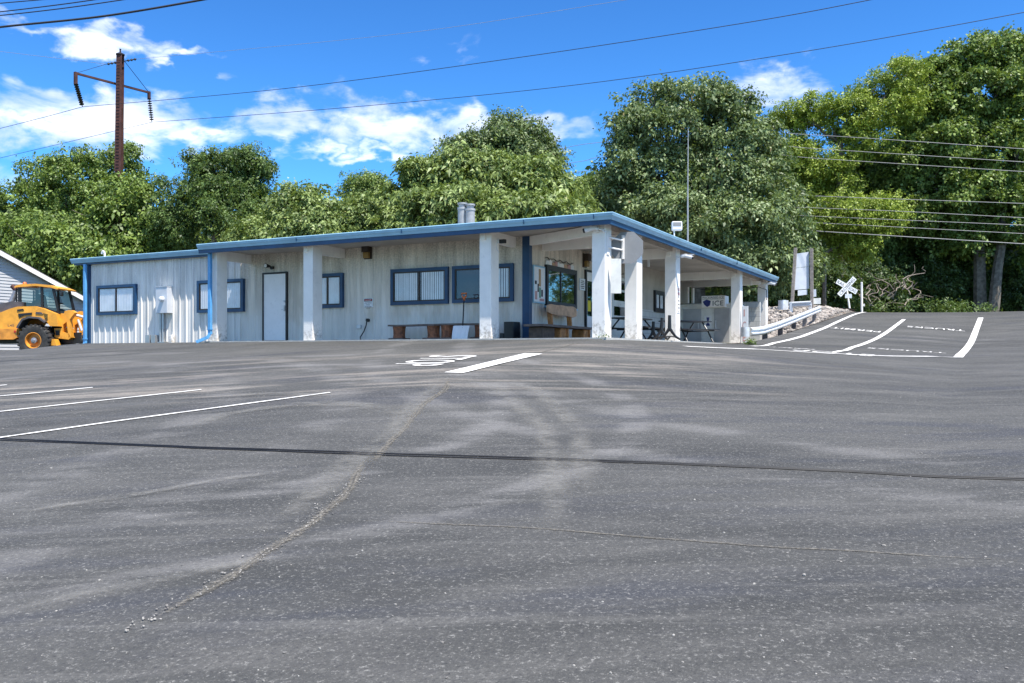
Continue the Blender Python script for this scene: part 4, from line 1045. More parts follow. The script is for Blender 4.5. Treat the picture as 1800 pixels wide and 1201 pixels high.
# strip light and ceiling fittings
mb = MB(); q = on_x(1140, 452, -9.4); mb.box(-9.43, -9.37, q.y-.03, q.y+.03, EYE+2.85, SOF-.02, .01); tag(mb.build('hanging_lamp', 'white_plastic'), 'small white lamp tube hanging from the porch ceiling', 'light')

# ------------------------------------------------------------------ hoses across the lot
for off, lab in ((0, 'farther of two thin black road tubes lying side by side across the lot'), (.075, 'nearer of two thin black road tubes lying side by side across the lot')):
    pl = [(-60, 768), (0, 772), (350, 787), (700, 799), (1000, 808), (1300, 820), (1500, 829), (1800, 842), (1900, 846)]
    w_ = [on_ground(a, b) for a, b in pl]; pts = []
    for a, b in zip(w_[:-1], w_[1:]):
        n = max(2, int((b-a).length/.2))
        for i in range(n):
            q = a.lerp(b, i/n); q.y -= off*(1+.25*math.sin(q.x*.9)); q.z = g(q.x, q.y)+.006; pts.append(q)
    mb = MB(); mb.tube(pts, .0095, 6); tag(mb.build('road_tube', 'black_plastic'), lab, 'cable')

# ------------------------------------------------------------------ guard rail, signs, crossing
prof = [(-.155, 0), (-.13, .03), (-.10, .075), (-.055, .08), (-.02, .02), (.02, .02), (.055, .08), (.10, .075), (.13, .03), (.155, 0)]
t_ = thing('guard_rail', 'white corrugated guard rail climbing beside the ramp on dark posts', 'guard rail', (-7.05, 40, g(-7.05, 40)))
rp = []
for i in range(25):
    s_ = i/24; y = 33.6+s_*13.4; zt_ = EYE+np.interp(y, [33.6, 36, 40, 44, 47], [.92, 1.14, 1.56, 2.0, 2.33])
    rp.append((-7.0, y, zt_))
rp = [(-7.28, 32.75, EYE+.86), (-7.12, 33.1, EYE+.88)]+rp
mb = MB(); vs = []; n = len(prof)
for i, (x, y, z) in enumerate(rp):
    o_ = 0
    for (h, b) in prof: vs.append((x+b, y, z+h))
    for (h, b) in prof: vs.append((x+b-.006, y, z+h))
fs = []
for i in range(len(rp)-1):
    for k in range(n-1):
        fs.append((2*n*i+k, 2*n*i+k+1, 2*n*(i+1)+k+1, 2*n*(i+1)+k)); fs.append((2*n*i+n+k, 2*n*(i+1)+n+k, 2*n*(i+1)+n+k+1, 2*n*i+n+k+1))
mb.add(vs, fs); mb.build('rail', 'galv', t_, normals=False)
mb = MB(); c0 = Vector((-7.28, 32.75, 0)); vs = []
for i in range(9):
    a_ = R(20+i*24); x = -7.28-.16+.16*math.cos(a_)*1.0; y = 32.72-.16*math.sin(a_)
    vs += [(x, y, EYE+.68), (x, y, EYE+1.02)]
mb.add(vs, [(2*i, 2*i+2, 2*i+3, 2*i+1) for i in range(8)], True); mb.build('end_terminal', 'galv', t_, normals=False)
for y in (34.6, 37.6, 40.6, 43.4, 46.2):
    x = -7.12; zt_ = EYE+np.interp(y, [33.6, 36, 40, 44, 47], [.92, 1.14, 1.56, 2.0, 2.33]); mb = MB()
    mb.box(x-.11, x+.06, y-.1, y+.1, g(x, y)-.5, zt_+.1); mb.build('post', 'hood_grey' if y < 43 else 'old_wood', t_)
# second rail behind the bank
a = P(1368, 536, 48.5); 
t_ = thing('guard_rail', 'short grey guard rail with a curved end standing below the big sign boards', 'guard rail', (a.x, a.y, g(a.x, a.y)))
def railbetween(a, b, th=.006):
    d = (b-a); u = Vector((d.x, d.y, 0)).normalized(); nn = Vector((u.y, -u.x, 0)); mb = MB(); vs = []
    for q in (a, b):
        for (h, b_) in prof: vs.append(q+nn*b_+Vector((0, 0, h)))
        for (h, b_) in prof: vs.append(q+nn*(b_-th)+Vector((0, 0, h)))
    fs = []
    for k in range(n-1): fs += [(k, k+1, 2*n+k+1, 2*n+k), (n+k, 3*n+k, 3*n+k+1, n+k+1)]
    mb.add(vs, fs); return mb
b = P(1426, 534, 47.0); b.z = a.z = EYE+(625-536)/F*48; a2 = P(1388, 536, 48.0); a2.z = a.z
railbetween(a2, b).build('rail', 'galv', t_, normals=False)
mb = MB(); vs = []
for i in range(9):
    s_ = i/8; q = P(1368+18*s_, 536, 48.4-.35*math.sin(s_*math.pi)); vs += [(q.x, q.y, a.z-.26), (q.x, q.y, a.z+.26)]
mb.add(vs, [(2*i, 2*i+2, 2*i+3, 2*i+1) for i in range(8)], True); mb.build('end_terminal', 'galv', t_, normals=False)
for px in (1391, 1424):
    q = P(px, 540, 47.9); mb = MB(); mb.box(q.x-.07, q.x+.07, q.y-.09, q.y+.09, g(q.x, q.y)-.4, a.z+.12); mb.build('post', 'galv', t_)
# big sign boards on wooden posts
DD = 48.6
t_ = thing('sign_board', 'tall pale sign boards seen from behind between two weathered wooden posts', 'sign', P(1410, 560, DD))
def at(px, py, o=0): return P(px, py, DD+o)
for (x0, y0_, x1, y1_) in ((1398.5, 436, 1390.5, 545), (1426.5, 437, 1427.5, 547)):
    a = at(x0, y0_); b = at(x1, y1_); b.z -= .6
    mb = MB(); mb.bar(b, a, .17, .15); mb.build('post', 'old_wood', t_)
def panel(pp, name='panel', m_='board_grey'):
    mb = MB(); f_ = Vector((FV[0], FV[1], 0))*.02; v_ = [at(*q, .12) for q in pp]; k = len(v_)
    mb.add(v_+[q+f_ for q in v_], [tuple(range(k)), tuple(range(k, 2*k))[::-1]]+[(i, (i+1) % k, k+(i+1) % k, k+i) for i in range(k)]); return mb.build(name, m_, t_)
panel([(1400, 446), (1422.5, 443), (1422.5, 468.5), (1398.6, 471)]); panel([(1398.4, 471.6), (1422.5, 469), (1422.5, 507.5), (1395.5, 510)]); panel([(1402.5, 510.5), (1419, 509), (1419, 518), (1402.5, 520)])
panel([(1429.5, 509), (1434.5, 508.5), (1435, 521.5), (1430, 522)]); panel([(1429.5, 524.5), (1442.8, 524), (1442.8, 534.5), (1429.5, 535)], m_='freezer_white')
# crossbuck
DD = 53.5
cpt = at(1488.5, 504); base = at(1495, 549)
t_ = thing('crossbuck_sign', 'white RAILROAD CROSSING crossbuck on a leaning white post', 'sign', (base.x, base.y, g(base.x, base.y)))
base.z = g(base.x, base.y)-.2
mb = MB(); mb.tube([base, cpt+Vector((FV[0], FV[1], 0))*.06], .06, 10); mb.build('post', 'white_paint', t_)
cr = Vector((RV[0], RV[1], 0)); cf = Vector((FV[0], FV[1], 0)); Z = Vector((0, 0, 1))
for (word, ang, off, L) in (('RAILROAD', -29, .0, 1.36), ('CROSSING', 48, -.03, 1.40)):
    u = cr*math.cos(R(ang))+Z*math.sin(R(ang)); v = -cr*math.sin(R(ang))+Z*math.cos(R(ang)); c0 = cpt+cf*off
    mb = MB(); vs = [c0+u*(s1_*L/2)+v*(s2_*.145)+cf*s3 for s3 in (0, .012) for s1_, s2_ in ((-1, -1), (1, -1), (1, 1), (-1, 1))]
    mb.add(vs, [(0, 1, 2, 3), (4, 7, 6, 5), (0, 1, 5, 4), (1, 2, 6, 5), (2, 3, 7, 6), (3, 0, 4, 7)]); bl = mb.build('blade', 'sign_white', t_)
    mb = MB()
    if word == 'CROSSING': text_on(mb, word, c0-cf*.004, u, v, L*.88, .18)
    else:
        text_on(mb, 'RAIL', c0-u*L*.28-cf*.004, u, v, L*.36, .18); text_on(mb, 'ROAD', c0+u*L*.28-cf*.004, u, v, L*.36, .18)
    mb.build('lettering', 'black_ink', bl)
mb = MB(); a = at(1485.3, 517); b = at(1497, 524.5)
mb.T = lambda x, y, z: a+cr*x+cf*y+Z*z
mb.box(0, .40, -.02, .0, -.25, 0, .005); mb.build('small_plate', 'board_grey', t_)
q = at(1515, 549); qt = at(1514.5, 497)
mb = MB(); mb.tube([(q.x, q.y, g(q.x, q.y)-.2), (qt.x, qt.y, qt.z)], .065, 12); mb.lathe([(.068, 0), (.05, .03)], (qt.x, qt.y, qt.z-.001), 'z', 12); mb.box(q.x+.05, q.x+.16, q.y-.04, q.y+.04, q.z+.35, q.z+.5); tag(mb.build('marker_post', 'white_paint'), 'plain white upright post right of the crossbuck', 'post')
# rails
for yy, lab in ((56.2, 'nearer rusty rail of the track above the stone bank'), (57.65, 'farther rusty rail of the track above the stone bank')):
    z0 = EYE+2.62
    mb = MB(); mb.prism([(-.07, 0), (.07, 0), (.07, .015), (.012, .04), (.012, .12), (.035, .13), (.035, .165), (-.035, .165), (-.035, .13), (-.012, .12), (-.012, .04), (-.07, .015)], -95, -6.6, lambda x, y, z: (y, yy+x, z0+z))
    tag(mb.build('rail', 'rail_rust'), lab, 'rail', 'rails of the track')
mb = MB()
for i in range(148): mb.box(-95+i*.6, -95+i*.6+.22, 55.6, 58.3, EYE+2.40, EYE+2.62)
o = mb.build('railway_sleepers', 'old_wood'); struct(o, 'stuff')

# stones on the bank, loose pebbles on the lot
def stones(name, pts, sizes, matname, seed=1):
    rs = np.random.RandomState(seed); bm = bmesh.new(); bmesh.ops.create_icosphere(bm, subdivisions=1, radius=1)
    bv = np.array([v.co[:] for v in bm.verts]); bf = np.array([[v.index for v in f.verts] for f in bm.faces]); bm.free()
    N = len(pts); V = np.repeat(bv[None], N, 0)*(1+.35*(rs.rand(N, len(bv), 1)-.5)); V *= np.array(sizes)[:, None, None]*(.6+.8*rs.rand(N, 1, 3))*np.array([1, 1, .7])
    V += np.array(pts)[:, None, :]; Fc = (bf[None]+(np.arange(N)*len(bv))[:, None, None]).reshape(-1, 3)
    me = bpy.data.meshes.new(name); me.from_pydata(V.reshape(-1, 3).tolist(), [], Fc.tolist()); me.materials.append(MATS[matname]); me.update()
    o = link(name, me); return struct(o, 'stuff')
rs = np.random.RandomState(7)
n = 5200; X_ = rs.uniform(-14, -6.7, n); Y_ = rs.uniform(37.8, 55.4, n)
k_ = (X_ > -7.6) | (Y_ > 39.8); X_, Y_ = X_[k_], Y_[k_]
stones('bank_stones', np.stack([X_, Y_, G(X_, Y_)+.05], 1), rs.uniform(.06, .15, len(X_)), 'stone_white', 2)
m, t, p = newmat('pebble')
co = t.node('ShaderNodeTexCoord').outputs['Object']; t.put(p.inputs['Base Color'], t.mix(t.ramp(t.noise(co, 7, 3), .4, .6), (.15, .14, .13), (.33, .31, .28))); p.inputs['Roughness'].default_value = .8
pts = []; sz = []
for i in range(800):
    px = rs.uniform(-20, 1820); py = 700+500*rs.rand()**1.3; q = on_ground(px, py) if i < 420 else None
    if q is None:
        q = Vector((rs.uniform(-14, 6), rs.uniform(3, 18), 0)); 
        if q.y < .46*0: continue
    s_ = rs.uniform(.0025, .009)*(1 if rs.rand() < .93 else 1.6); pts.append((q.x, q.y, g(q.x, q.y)+s_*.3)); sz.append(s_)
# stones gathered in the long seam
sm = gp([(640, 840), (575, 890), (490, 962), (360, 1040), (215, 1112)])
for i in range(200):
    k = rs.randint(0, len(sm)-1); q = sm[k].lerp(sm[k+1], rs.rand()); x, y = q.x+rs.normal(0, .05), q.y+rs.normal(0, .05); s_ = rs.uniform(.003, .010); pts.append((x, y, g(x, y)+.008+s_*.3)); sz.append(s_)
stones('loose_pebbles', pts, sz, 'pebble', 3)

# ------------------------------------------------------------------ wheel loader
S = 42/F*1.0
O = P(60, 626.5, 41.0); gz = g(P(60, 620, 42).x, P(60, 620, 42).y)
t_ = thing('wheel_loader', 'orange wheel loader with glazed cab parked beside the end of the building', 'wheel loader', (O.x, O.y, gz), TH)
def zx(zx_, zy_):     # zoom coordinates (8.58x) to local metres
    return ((zx_/8.58-60)*S*.976, (146.5-zy_/8.58)*S*.976)
def poly(pl): return [zx(*q) for q in pl]
W = 2.3
def lp(name, pl, y0, y1, m_, par=None):
    mb = MB(); mb.prism(poly(pl), y0, y1); return mb.build(name, m_, par or t_, local=True)
body = lp('engine_hood', [(-420, 620), (-200, 600), (0, 580), (140, 525), (250, 495), (500, 490), (620, 520), (835, 605), (850, 700), (862, 792), (740, 790), (690, 725), (600, 665), (450, 650), (345, 685), (280, 790), (262, 960), (200, 985), (0, 992), (-420, 990)], .08, W-.08, 'loader_yellow')
lp('counterweight', [(-430, 830), (258, 830), (258, 965), (200, 992), (-430, 995)], 0, W, 'rim_yellow')
lp('hood_top', [(-420, 470), (0, 440), (120, 415), (290, 420), (292, 485), (140, 522), (0, 578), (-420, 615)], .25, W-.25, 'hood_grey')
lp('grille', [(248, 540), (335, 528), (350, 552), (252, 566)], .05, .079, 'black_plastic', body)
lp('grille', [(262, 602), (470, 586), (470, 620), (350, 630), (280, 665)], .05, .079, 'black_plastic', body)
lp('grille', [(528, 575), (610, 580), (640, 612), (532, 608)], .05, .079, 'hood_grey', body)
for k in range(5): lp('louvre', [(640+k*8, 595+k*25), (708, 612+k*20), (708, 617+k*20), (640+k*8, 600+k*25)], .06, .079, 'black_plastic', body)
mb = MB(); a, b = zx(150, 782); text_on(mb, 'L45', (a, .078, b), (1, 0, 0), (0, 0, 1), .28, .10); mb.build('marking', 'hood_grey', body, local=True)
lp('rear_light', [(214, 858), (240, 858), (240, 888), (214, 888)], -.02, -.001, 'red_ink', t_)
mb = MB(); arch = [(268, 960), (275, 800), (345, 690), (440, 655), (590, 662), (690, 722)]; arch2 = [(330, 690), (420, 645)]
inner = [(600, 685), (450, 690), (370, 730), (310, 820), (300, 960)]
lp('fender', [(262, 820), (275, 790), (345, 680), (450, 645), (600, 655), (700, 725), (688, 745), (596, 683), (455, 672), (362, 708), (300, 810), (290, 830)], -.12, .45, 'hood_grey')
# cab
cab = lp('cab_roof', [(160, 190), (180, 172), (260, 150), (480, 143), (700, 165), (830, 212), (822, 232), (700, 200), (480, 176), (200, 196), (162, 205)], .30, W-.30, 'loader_yellow')
def pillar(a, b, w_, y):
    mb = MB(); A = zx(*a); B = zx(*b); mb.bar((A[0], y, A[1]), (B[0], y, B[1]), .07, w_); return mb
for y in (.40, W-.40):
    for a, b, w_ in (((225, 200), (225, 490), .14), ((560, 180), (570, 500), .10), ((730, 195), (825, 590), .11), ((175, 210), (175, 430), .05)):
        pillar(a, b, w_, y).build('cab_pillar', 'black_plastic', t_, local=True)
mb = MB(); A = zx(230, 205); B = zx(560, 480); C_ = zx(730, 205); D_ = zx(815, 560)
for y in (.41, W-.41):
    mb.add([(A[0], y, A[1]), (C_[0], y, C_[1]), (D_[0], y, D_[1]), (A[0], y, D_[1])], [(0, 1, 2, 3)])
mb.build('cab_glass', 'cab_glass', t_, local=True)
lp('cab_base', [(150, 485), (600, 495), (835, 590), (835, 610), (600, 540), (150, 520)], .36, W-.36, 'black_plastic')
lp('seat', [(330, 500), (470, 500), (480, 470), (455, 330), (440, 290), (400, 285), (385, 380), (340, 390), (320, 420)], .9, 1.4, 'black_plastic')
mb = MB(); A = zx(640, 520); B = zx(700, 430); mb.tube([(A[0], 1.15, A[1]), (B[0], 1.15, B[1])], .035, 8); C_ = zx(660, 440); D_ = zx(740, 425); mb.tube([(C_[0], 1.0, C_[1]), (D_[0], 1.0, D_[1]), (D_[0], 1.3, D_[1]), (C_[0], 1.3, C_[1]), (C_[0], 1.0, C_[1])], .018, 6); mb.build('steering_wheel', 'black_plastic', t_, local=True)
mb = MB(); A = zx(790, 240); B = zx(905, 265); mb.tube([(A[0], .3, A[1]), (B[0], .15, B[1])], .015, 6); C_ = zx(912, 335); mb.box(B[0]-.05, B[0]+.05, .08, .24, C_[1], B[1], .02); mb.build('mirror', 'black_plastic', t_, local=True)
mb = MB(); A = zx(265, 148); mb.lathe([(.09, 0), (.085, .06), (.05, .11), (.02, .12)], (A[0], .6, A[1]), 'z', 14); mb.build('beacon', 'orange_plastic', t_, local=True)
mb = MB(); A = zx(40, 420); B = zx(110, 240); mb.tube([(A[0], .7, A[1]), (B[0], .7, B[1])], [.13, .09], 12); mb.build('exhaust_pipe', 'exhaust', t_, local=True)
mb = MB(); A = zx(120, 235); B = zx(85, 165); mb.tube([(A[0], .7, A[1]), (A[0]-.1, .7, A[1]+.12), (B[0]-.1, .7, B[1])], [.10, .12, .10], 10); mb.build('exhaust_tip', 'rust_steel', t_, local=True)
# front frame and arms
lp('front_frame', [(740, 820), (860, 815), (868, 880), (960, 900), (1000, 960), (960, 992), (745, 965), (755, 900)], .45, W-.45, 'loader_yellow')
lp('frame_recess', [(765, 850), (825, 850), (830, 925), (765, 925)], .42, .449, 'black_plastic')
for y in (.45, W-.75):
    lp('lift_arm', [(838, 590), (890, 600), (900, 560), (960, 540), (1010, 545), (1060, 580), (1010, 640), (975, 690), (1000, 960), (960, 960), (930, 720), (880, 760), (868, 880), (850, 700)], y, y+.28, 'loader_yellow')
mb = MB(); A = zx(1000, 680); B = zx(1060, 850); mb.tube([(A[0], 1.1, A[1]), (B[0], 1.1, B[1])], .06, 10); A = zx(930, 600); B = zx(1300, 700); mb.tube([(A[0], 1.1, A[1]), (B[0], 1.1, B[1])], .07, 10); mb.build('hydraulic_ram', 'galv', t_, local=True)
lp('step', [(740, 985), (800, 985), (830, 1070), (835, 1085), (730, 1080), (725, 1065), (760, 1062)], .1, .5, 'loader_yellow')
lp('bucket', [(1250, 800), (1500, 780), (1620, 1100), (1300, 1120), (1220, 1000)], .0, W, 'rim_yellow')
lp('underframe', [(-200, 900), (1100, 880), (1100, 1050), (-200, 1050)], .8, W-.8, 'black_plastic')
def wheel(cx, cy_, r, y, flip):
    mb = MB(); prf = [(r*.50, 0), (r*.66, -.03), (r*.86, -.02), (r*.95, .05), (r*.96, .25), (r*.95, .45), (r*.86, .52), (r*.5, .5)]
    if flip: prf = [(a, .5-b) for a, b in prf]
    mb.lathe(prf, (cx, y, cy_), 'y', 40, (0, 0))
    for k in range(22):
        a = 2*math.pi*k/22
        for side_, da in ((0, 0), (1, .14)):
            a_ = a+da; y0_ = y+(-.015 if side_ == 0 else .27); y1_ = y+(.25 if side_ == 0 else .515)
            u = Vector((math.cos(a_), 0, math.sin(a_))); v_ = Vector((-math.sin(a_), 0, math.cos(a_))); c_ = Vector((cx, 0, cy_))
            vs = []
            for rr_ in (r*.84, r*1.0):
                for (tt, yy_) in ((-.045, y0_), (.045, y0_), (.10-.02, y1_), (0-.02, y1_)):
                    q = c_+u*rr_+v_*tt; vs.append((q.x, yy_, q.z))
            mb.add(vs, [(0, 1, 2, 3), (4, 7, 6, 5), (0, 1, 5, 4), (1, 2, 6, 5), (2, 3, 7, 6), (3, 0, 4, 7)])
    wh = mb.build('wheel', 'tyre', t_, local=True)
    mb = MB(); prf = [(r*.50, -.015), (r*.47, -.02), (r*.44, .06), (r*.40, .17), (r*.20, .16), (r*.20, .10), (r*.02, .10)]
    if flip: prf = [(a, .5-b) for a, b in prf]
    mb.lathe(prf, (cx, y, cy_), 'y', 32, (0, 1)); mb.build('rim', 'rim_yellow', wh, local=True)
    mb = MB(); prf = [(r*.20, .09), (r*.17, .03), (r*.09, .02), (r*.08, -.01), (r*.01, -.01)]
    if flip: prf = [(a, .5-b) for a, b in prf]
    mb.lathe(prf, (cx, y, cy_), 'y', 20); mb.build('hub', 'exhaust', wh, local=True)
wx, wz = zx(515, 1015); r_ = .75; wz = r_
wheel(wx, wz, r_, -.08, False); wheel(wx, wz, r_, W-.42, True); wheel(wx+2.9, wz, r_, -.08, False); wheel(wx+2.9, wz, r_, W-.42, True)

# ------------------------------------------------------------------ house behind the loader
HX = -46.4; O = on_x(0, 447, HX); t_ = thing('house', 'grey clapboard house gable with white rake board behind the wheel loader', 'house', (HX, O.y, 1.2), R(90))
z0 = O.z-1.2; sl = .43
xr, xl = 5.4, -11.0; apex = -2.8
za = z0-sl*apex*1.0; zr_ = z0-sl*xr
def roofz(x): return za-sl*(x-apex) if x > apex else za-sl*(apex-x)
mb = MB(); zc = -.5
while zc < za:
    z2 = min(zc+.17, za)
    # clip each clapboard to the gable
    def ext(z): 
        return (max(xl, apex-(za-z)/sl), min(xr, apex+(za-z)/sl))
    a0_, a1_ = ext(zc); b0_, b1_ = ext(z2)
    mb.add([(a0_, -.03, zc), (a1_, -.03, zc), (b1_, 0, z2), (b0_, 0, z2), (a0_, .0, zc), (a1_, .0, zc)], [(0, 1, 2, 3), (4, 5, 1, 0)])
    zc = z2
mb.build('gable_wall', 'siding', t_, local=True, normals=False)
mb = MB(); mb.box(xl+.02, xr-.02, .02, 7, -.5, zr_-.05); mb.build('wall', 'siding', t_, local=True)
mb = MB()
for s_ in (1, -1):
    xe = xr+.4 if s_ > 0 else xl-.4
    mb.add([(apex, -.35, za+.12), (xe, -.35, roofz(xe)+.12), (xe, 7.3, roofz(xe)+.12), (apex, 7.3, za+.12), (apex, -.35, za+.02), (xe, -.35, roofz(xe)+.02), (xe, 7.3, roofz(xe)+.02), (apex, 7.3, za+.02)], [(0, 1, 2, 3), (4, 7, 6, 5), (0, 1, 5, 4), (1, 2, 6, 5), (2, 3, 7, 6)])
mb.build('roof', 'hood_grey', t_, local=True)
mb = MB()
for s_ in (1, -1):
    xe = xr+.4 if s_ > 0 else xl-.4
    mb.add([(apex, -.38, za+.06), (xe, -.38, roofz(xe)+.06), (xe, -.38, roofz(xe)-.20), (apex, -.38, za-.20), (apex, -.33, za+.06), (xe, -.33, roofz(xe)+.06), (xe, -.33, roofz(xe)-.20), (apex, -.33, za-.20)], [(0, 1, 2, 3), (4, 7, 6, 5), (0, 1, 5, 4), (3, 2, 6, 7), (1, 2, 6, 5)])
mb.build('rake_board', 'white_paint', t_, local=True)

# ------------------------------------------------------------------ rusty transmission pole and wires
D0 = 75.0
top = P(211.5, 97, D0); bt = P(205, 560, D0)
t_ = thing('transmission_pole', 'tall rust brown steel pole with a slanting crossarm above the trees', 'utility pole', (bt.x, bt.y, g(bt.x, bt.y)))
mb = MB(); A = Vector((bt.x, bt.y, 1.5)); ax = (top-A)
def hsec(q, s_):
    u = cr*s_; v = cf*s_
    w2, h2, tt = .25, .26, .05
    return [q+u*x+v*y for x, y in ((-w2, -h2), (w2, -h2), (w2, -h2+tt), (.05, -h2+tt), (.05, h2-tt), (w2, h2-tt), (w2, h2), (-w2, h2), (-w2, h2-tt), (-.05, h2-tt), (-.05, -h2+tt), (-w2, -h2+tt))]
a_, b_ = hsec(A, 1.25), hsec(top, .92)
mb.add(a_+b_, [(i, (i+1) % 12, 12+(i+1) % 12, 12+i) for i in range(12)]+[tuple(range(12)), tuple(range(12, 24))]); mb.build('mast', 'rust_steel', t_)
mb = MB(); k = 0
for i in range(60):
    q = A.lerp(top, .35+.64*i/60); q = q-cf*.29*1.1; mb.bar(q-cr*.13, q+cr*.13, .03, .05)
mb.build('step_bars', 'rust_steel', t_)
mb = MB(); mb.lathe([(.36, 0), (.36, .08), (.08, .22), (.06, .45), (.1, .5)], top, 'z', 10); mb.build('cap', 'ceramic', t_)
La = on_y(133, 129, 48.2); Ra = on_y(262, 163, 54.6)
mb = MB(); mb.bar(La, Ra, .16, .16); mb.bar(La+Vector((0, 0, .1)), La-Vector((0, 0, .9)), .22, .22); mb.bar(Ra+Vector((0, 0, .1)), Ra-Vector((0, 0, .5)), .2, .2); mb.build('crossarm', 'rust_steel', t_)
Lb = on_y(145, 188, 48.2); Rb = on_y(267, 215, 54.6)
for a, b in ((La-Vector((0, 0, .8)), Lb), (Ra-Vector((0, 0, .4)), Rb)):
    mb = MB(); mb.tube([a, b], .035, 6); d_ = (b-a).normalized()
    for i in range(10):
        q = a.lerp(b, (i+.8)/11); mb.tube([q-d_*.05, q, q+d_*.05], [.08, .19, .06], 10)
    mb.build('insulator_string', 'ceramic', t_)
a = P(188, 113, D0); b = P(240, 104, D0)
mb = MB(); mb.tube([a, b], .04, 6); d_ = (b-a).normalized()
for i in range(9):
    if i in (4, 5): continue
    q = a.lerp(b, (i+.5)/9); mb.tube([q-d_*.08, q, q+d_*.08], [.06, .12, .06], 8)
mb.build('insulator_string', 'ceramic', t_)
mb = MB(); mb.tube([P(190, 112, D0), La], .018, 5); mb.tube([P(219, 108, D0), Ra], .025, 5); mb.build('stay_wire', 'wire_dark', t_)

def wire(pts, r, label, m_='wire_dark', group='overhead wires'):
    # smooth curve through the points
    out = []; n = len(pts)
    for i in range(n-1):
        p0 = pts[max(i-1, 0)]; p1 = pts[i]; p2 = pts[i+1]; p3 = pts[min(i+2, n-1)]
        for k in range(12):
            s_ = k/12; out.append(.5*((2*p1)+(p2-p0)*s_+(2*p0-5*p1+4*p2-p3)*s_*s_+(3*p1-p0-3*p2+p3)*s_**3))
    out.append(pts[-1]); mb = MB(); mb.tube(out, r, 5)
    return tag(mb.build('overhead_wire', m_), label, 'wire', group)
W_ = lambda pl, Y: [on_y(a, b, Y) for a, b in pl]
wire(W_([(-400, 325), (0, 226), (145, 188)], 48.2), .021, 'sagging wire running left from the near end of the pole crossarm')
wire(W_([(145, 188), (500, 156), (900, 103), (1300, 42), (1530, 0), (1760, -48)], 48.2), .021, 'upper long wire crossing the sky to the top edge from the pole')
wire(W_([(-400, 372), (0, 278), (267, 215)], 54.6), .021, 'sagging wire running left from the far end of the pole crossarm')
wire(W_([(267, 215), (600, 190), (1000, 151), (1400, 93), (1800, 22), (2000, -20)], 54.6), .021, 'lower long wire crossing the sky from the pole towards the right trees')
wire(W_([(-300, 55), (188, 113)], 51.4), .016, 'faint thin wire leaving the top of the rusty pole to the left', 'wire_pale')
wire(W_([(240, 104), (700, 60), (1100, 0), (1400, -50)], 51.4), .012, 'faint thin wire rising to the right from the top of the rusty pole', 'wire_pale')
for pl, lab in (([(520, 348), (930, 272), (1060, 250), (1300, 234), (1440, 238), (1800, 262), (2000, 277)], 'highest pale wire in front of the right-hand trees'),
                ([(560, 345), (980, 290), (1060, 276), (1300, 254), (1440, 262), (1800, 285), (2000, 298)], 'second highest pale wire in front of the right-hand trees'),
                ([(600, 350), (1000, 304), (1060, 297), (1300, 270), (1440, 279), (1800, 302), (2000, 314)], 'third pale wire down in front of the right-hand trees'),
                ([(1240, 335), (1440, 345), (1800, 358), (2000, 366)], 'pale wire crossing at the top of the bright green bough'),
                ([(1280, 360), (1440, 366), (1590, 372), (1800, 383), (2000, 392)], 'thin dark wire passing just behind the bright green bough'),
                ([(1260, 372), (1425, 380), (1800, 396), (2000, 404)], 'pale wire crossing the middle of the bright green bough'),
                ([(1260, 382), (1420, 391), (1800, 411), (2000, 421)], 'pale wire crossing the lower part of the bright green bough'),
                ([(1260, 393), (1430, 406), (1800, 429), (2000, 441)], 'lowest and thickest pale wire below the bright green bough')):
    wire(W_(pl, 60.0), .026 if 'lowest' in lab else .018, lab, 'wire_pale', 'pale wires before the right-hand trees')
for k, (pl, r_, lab) in enumerate((([(-80, 61), (0, 48), (180, 29), (350, 1), (430, -15)], .026, 'thickest black cable across the top left corner'),
                       ([(-80, 34), (0, 27.5), (110, 15), (215, 0), (260, -8)], .013, 'second black cable from the thickest in the top left corner'),
                       ([(-80, 28), (0, 21), (100, 9), (165, 0), (240, -11)], .013, 'third black cable from the thickest in the top left corner'),
                       ([(-80, 14), (0, 6), (80, -1), (140, -8)], .012, 'topmost black cable in the top left corner'))):
    wire([P(a, b, 21.0) for a, b in pl], r_, lab, 'wire_dark', 'black cables in the top left corner')

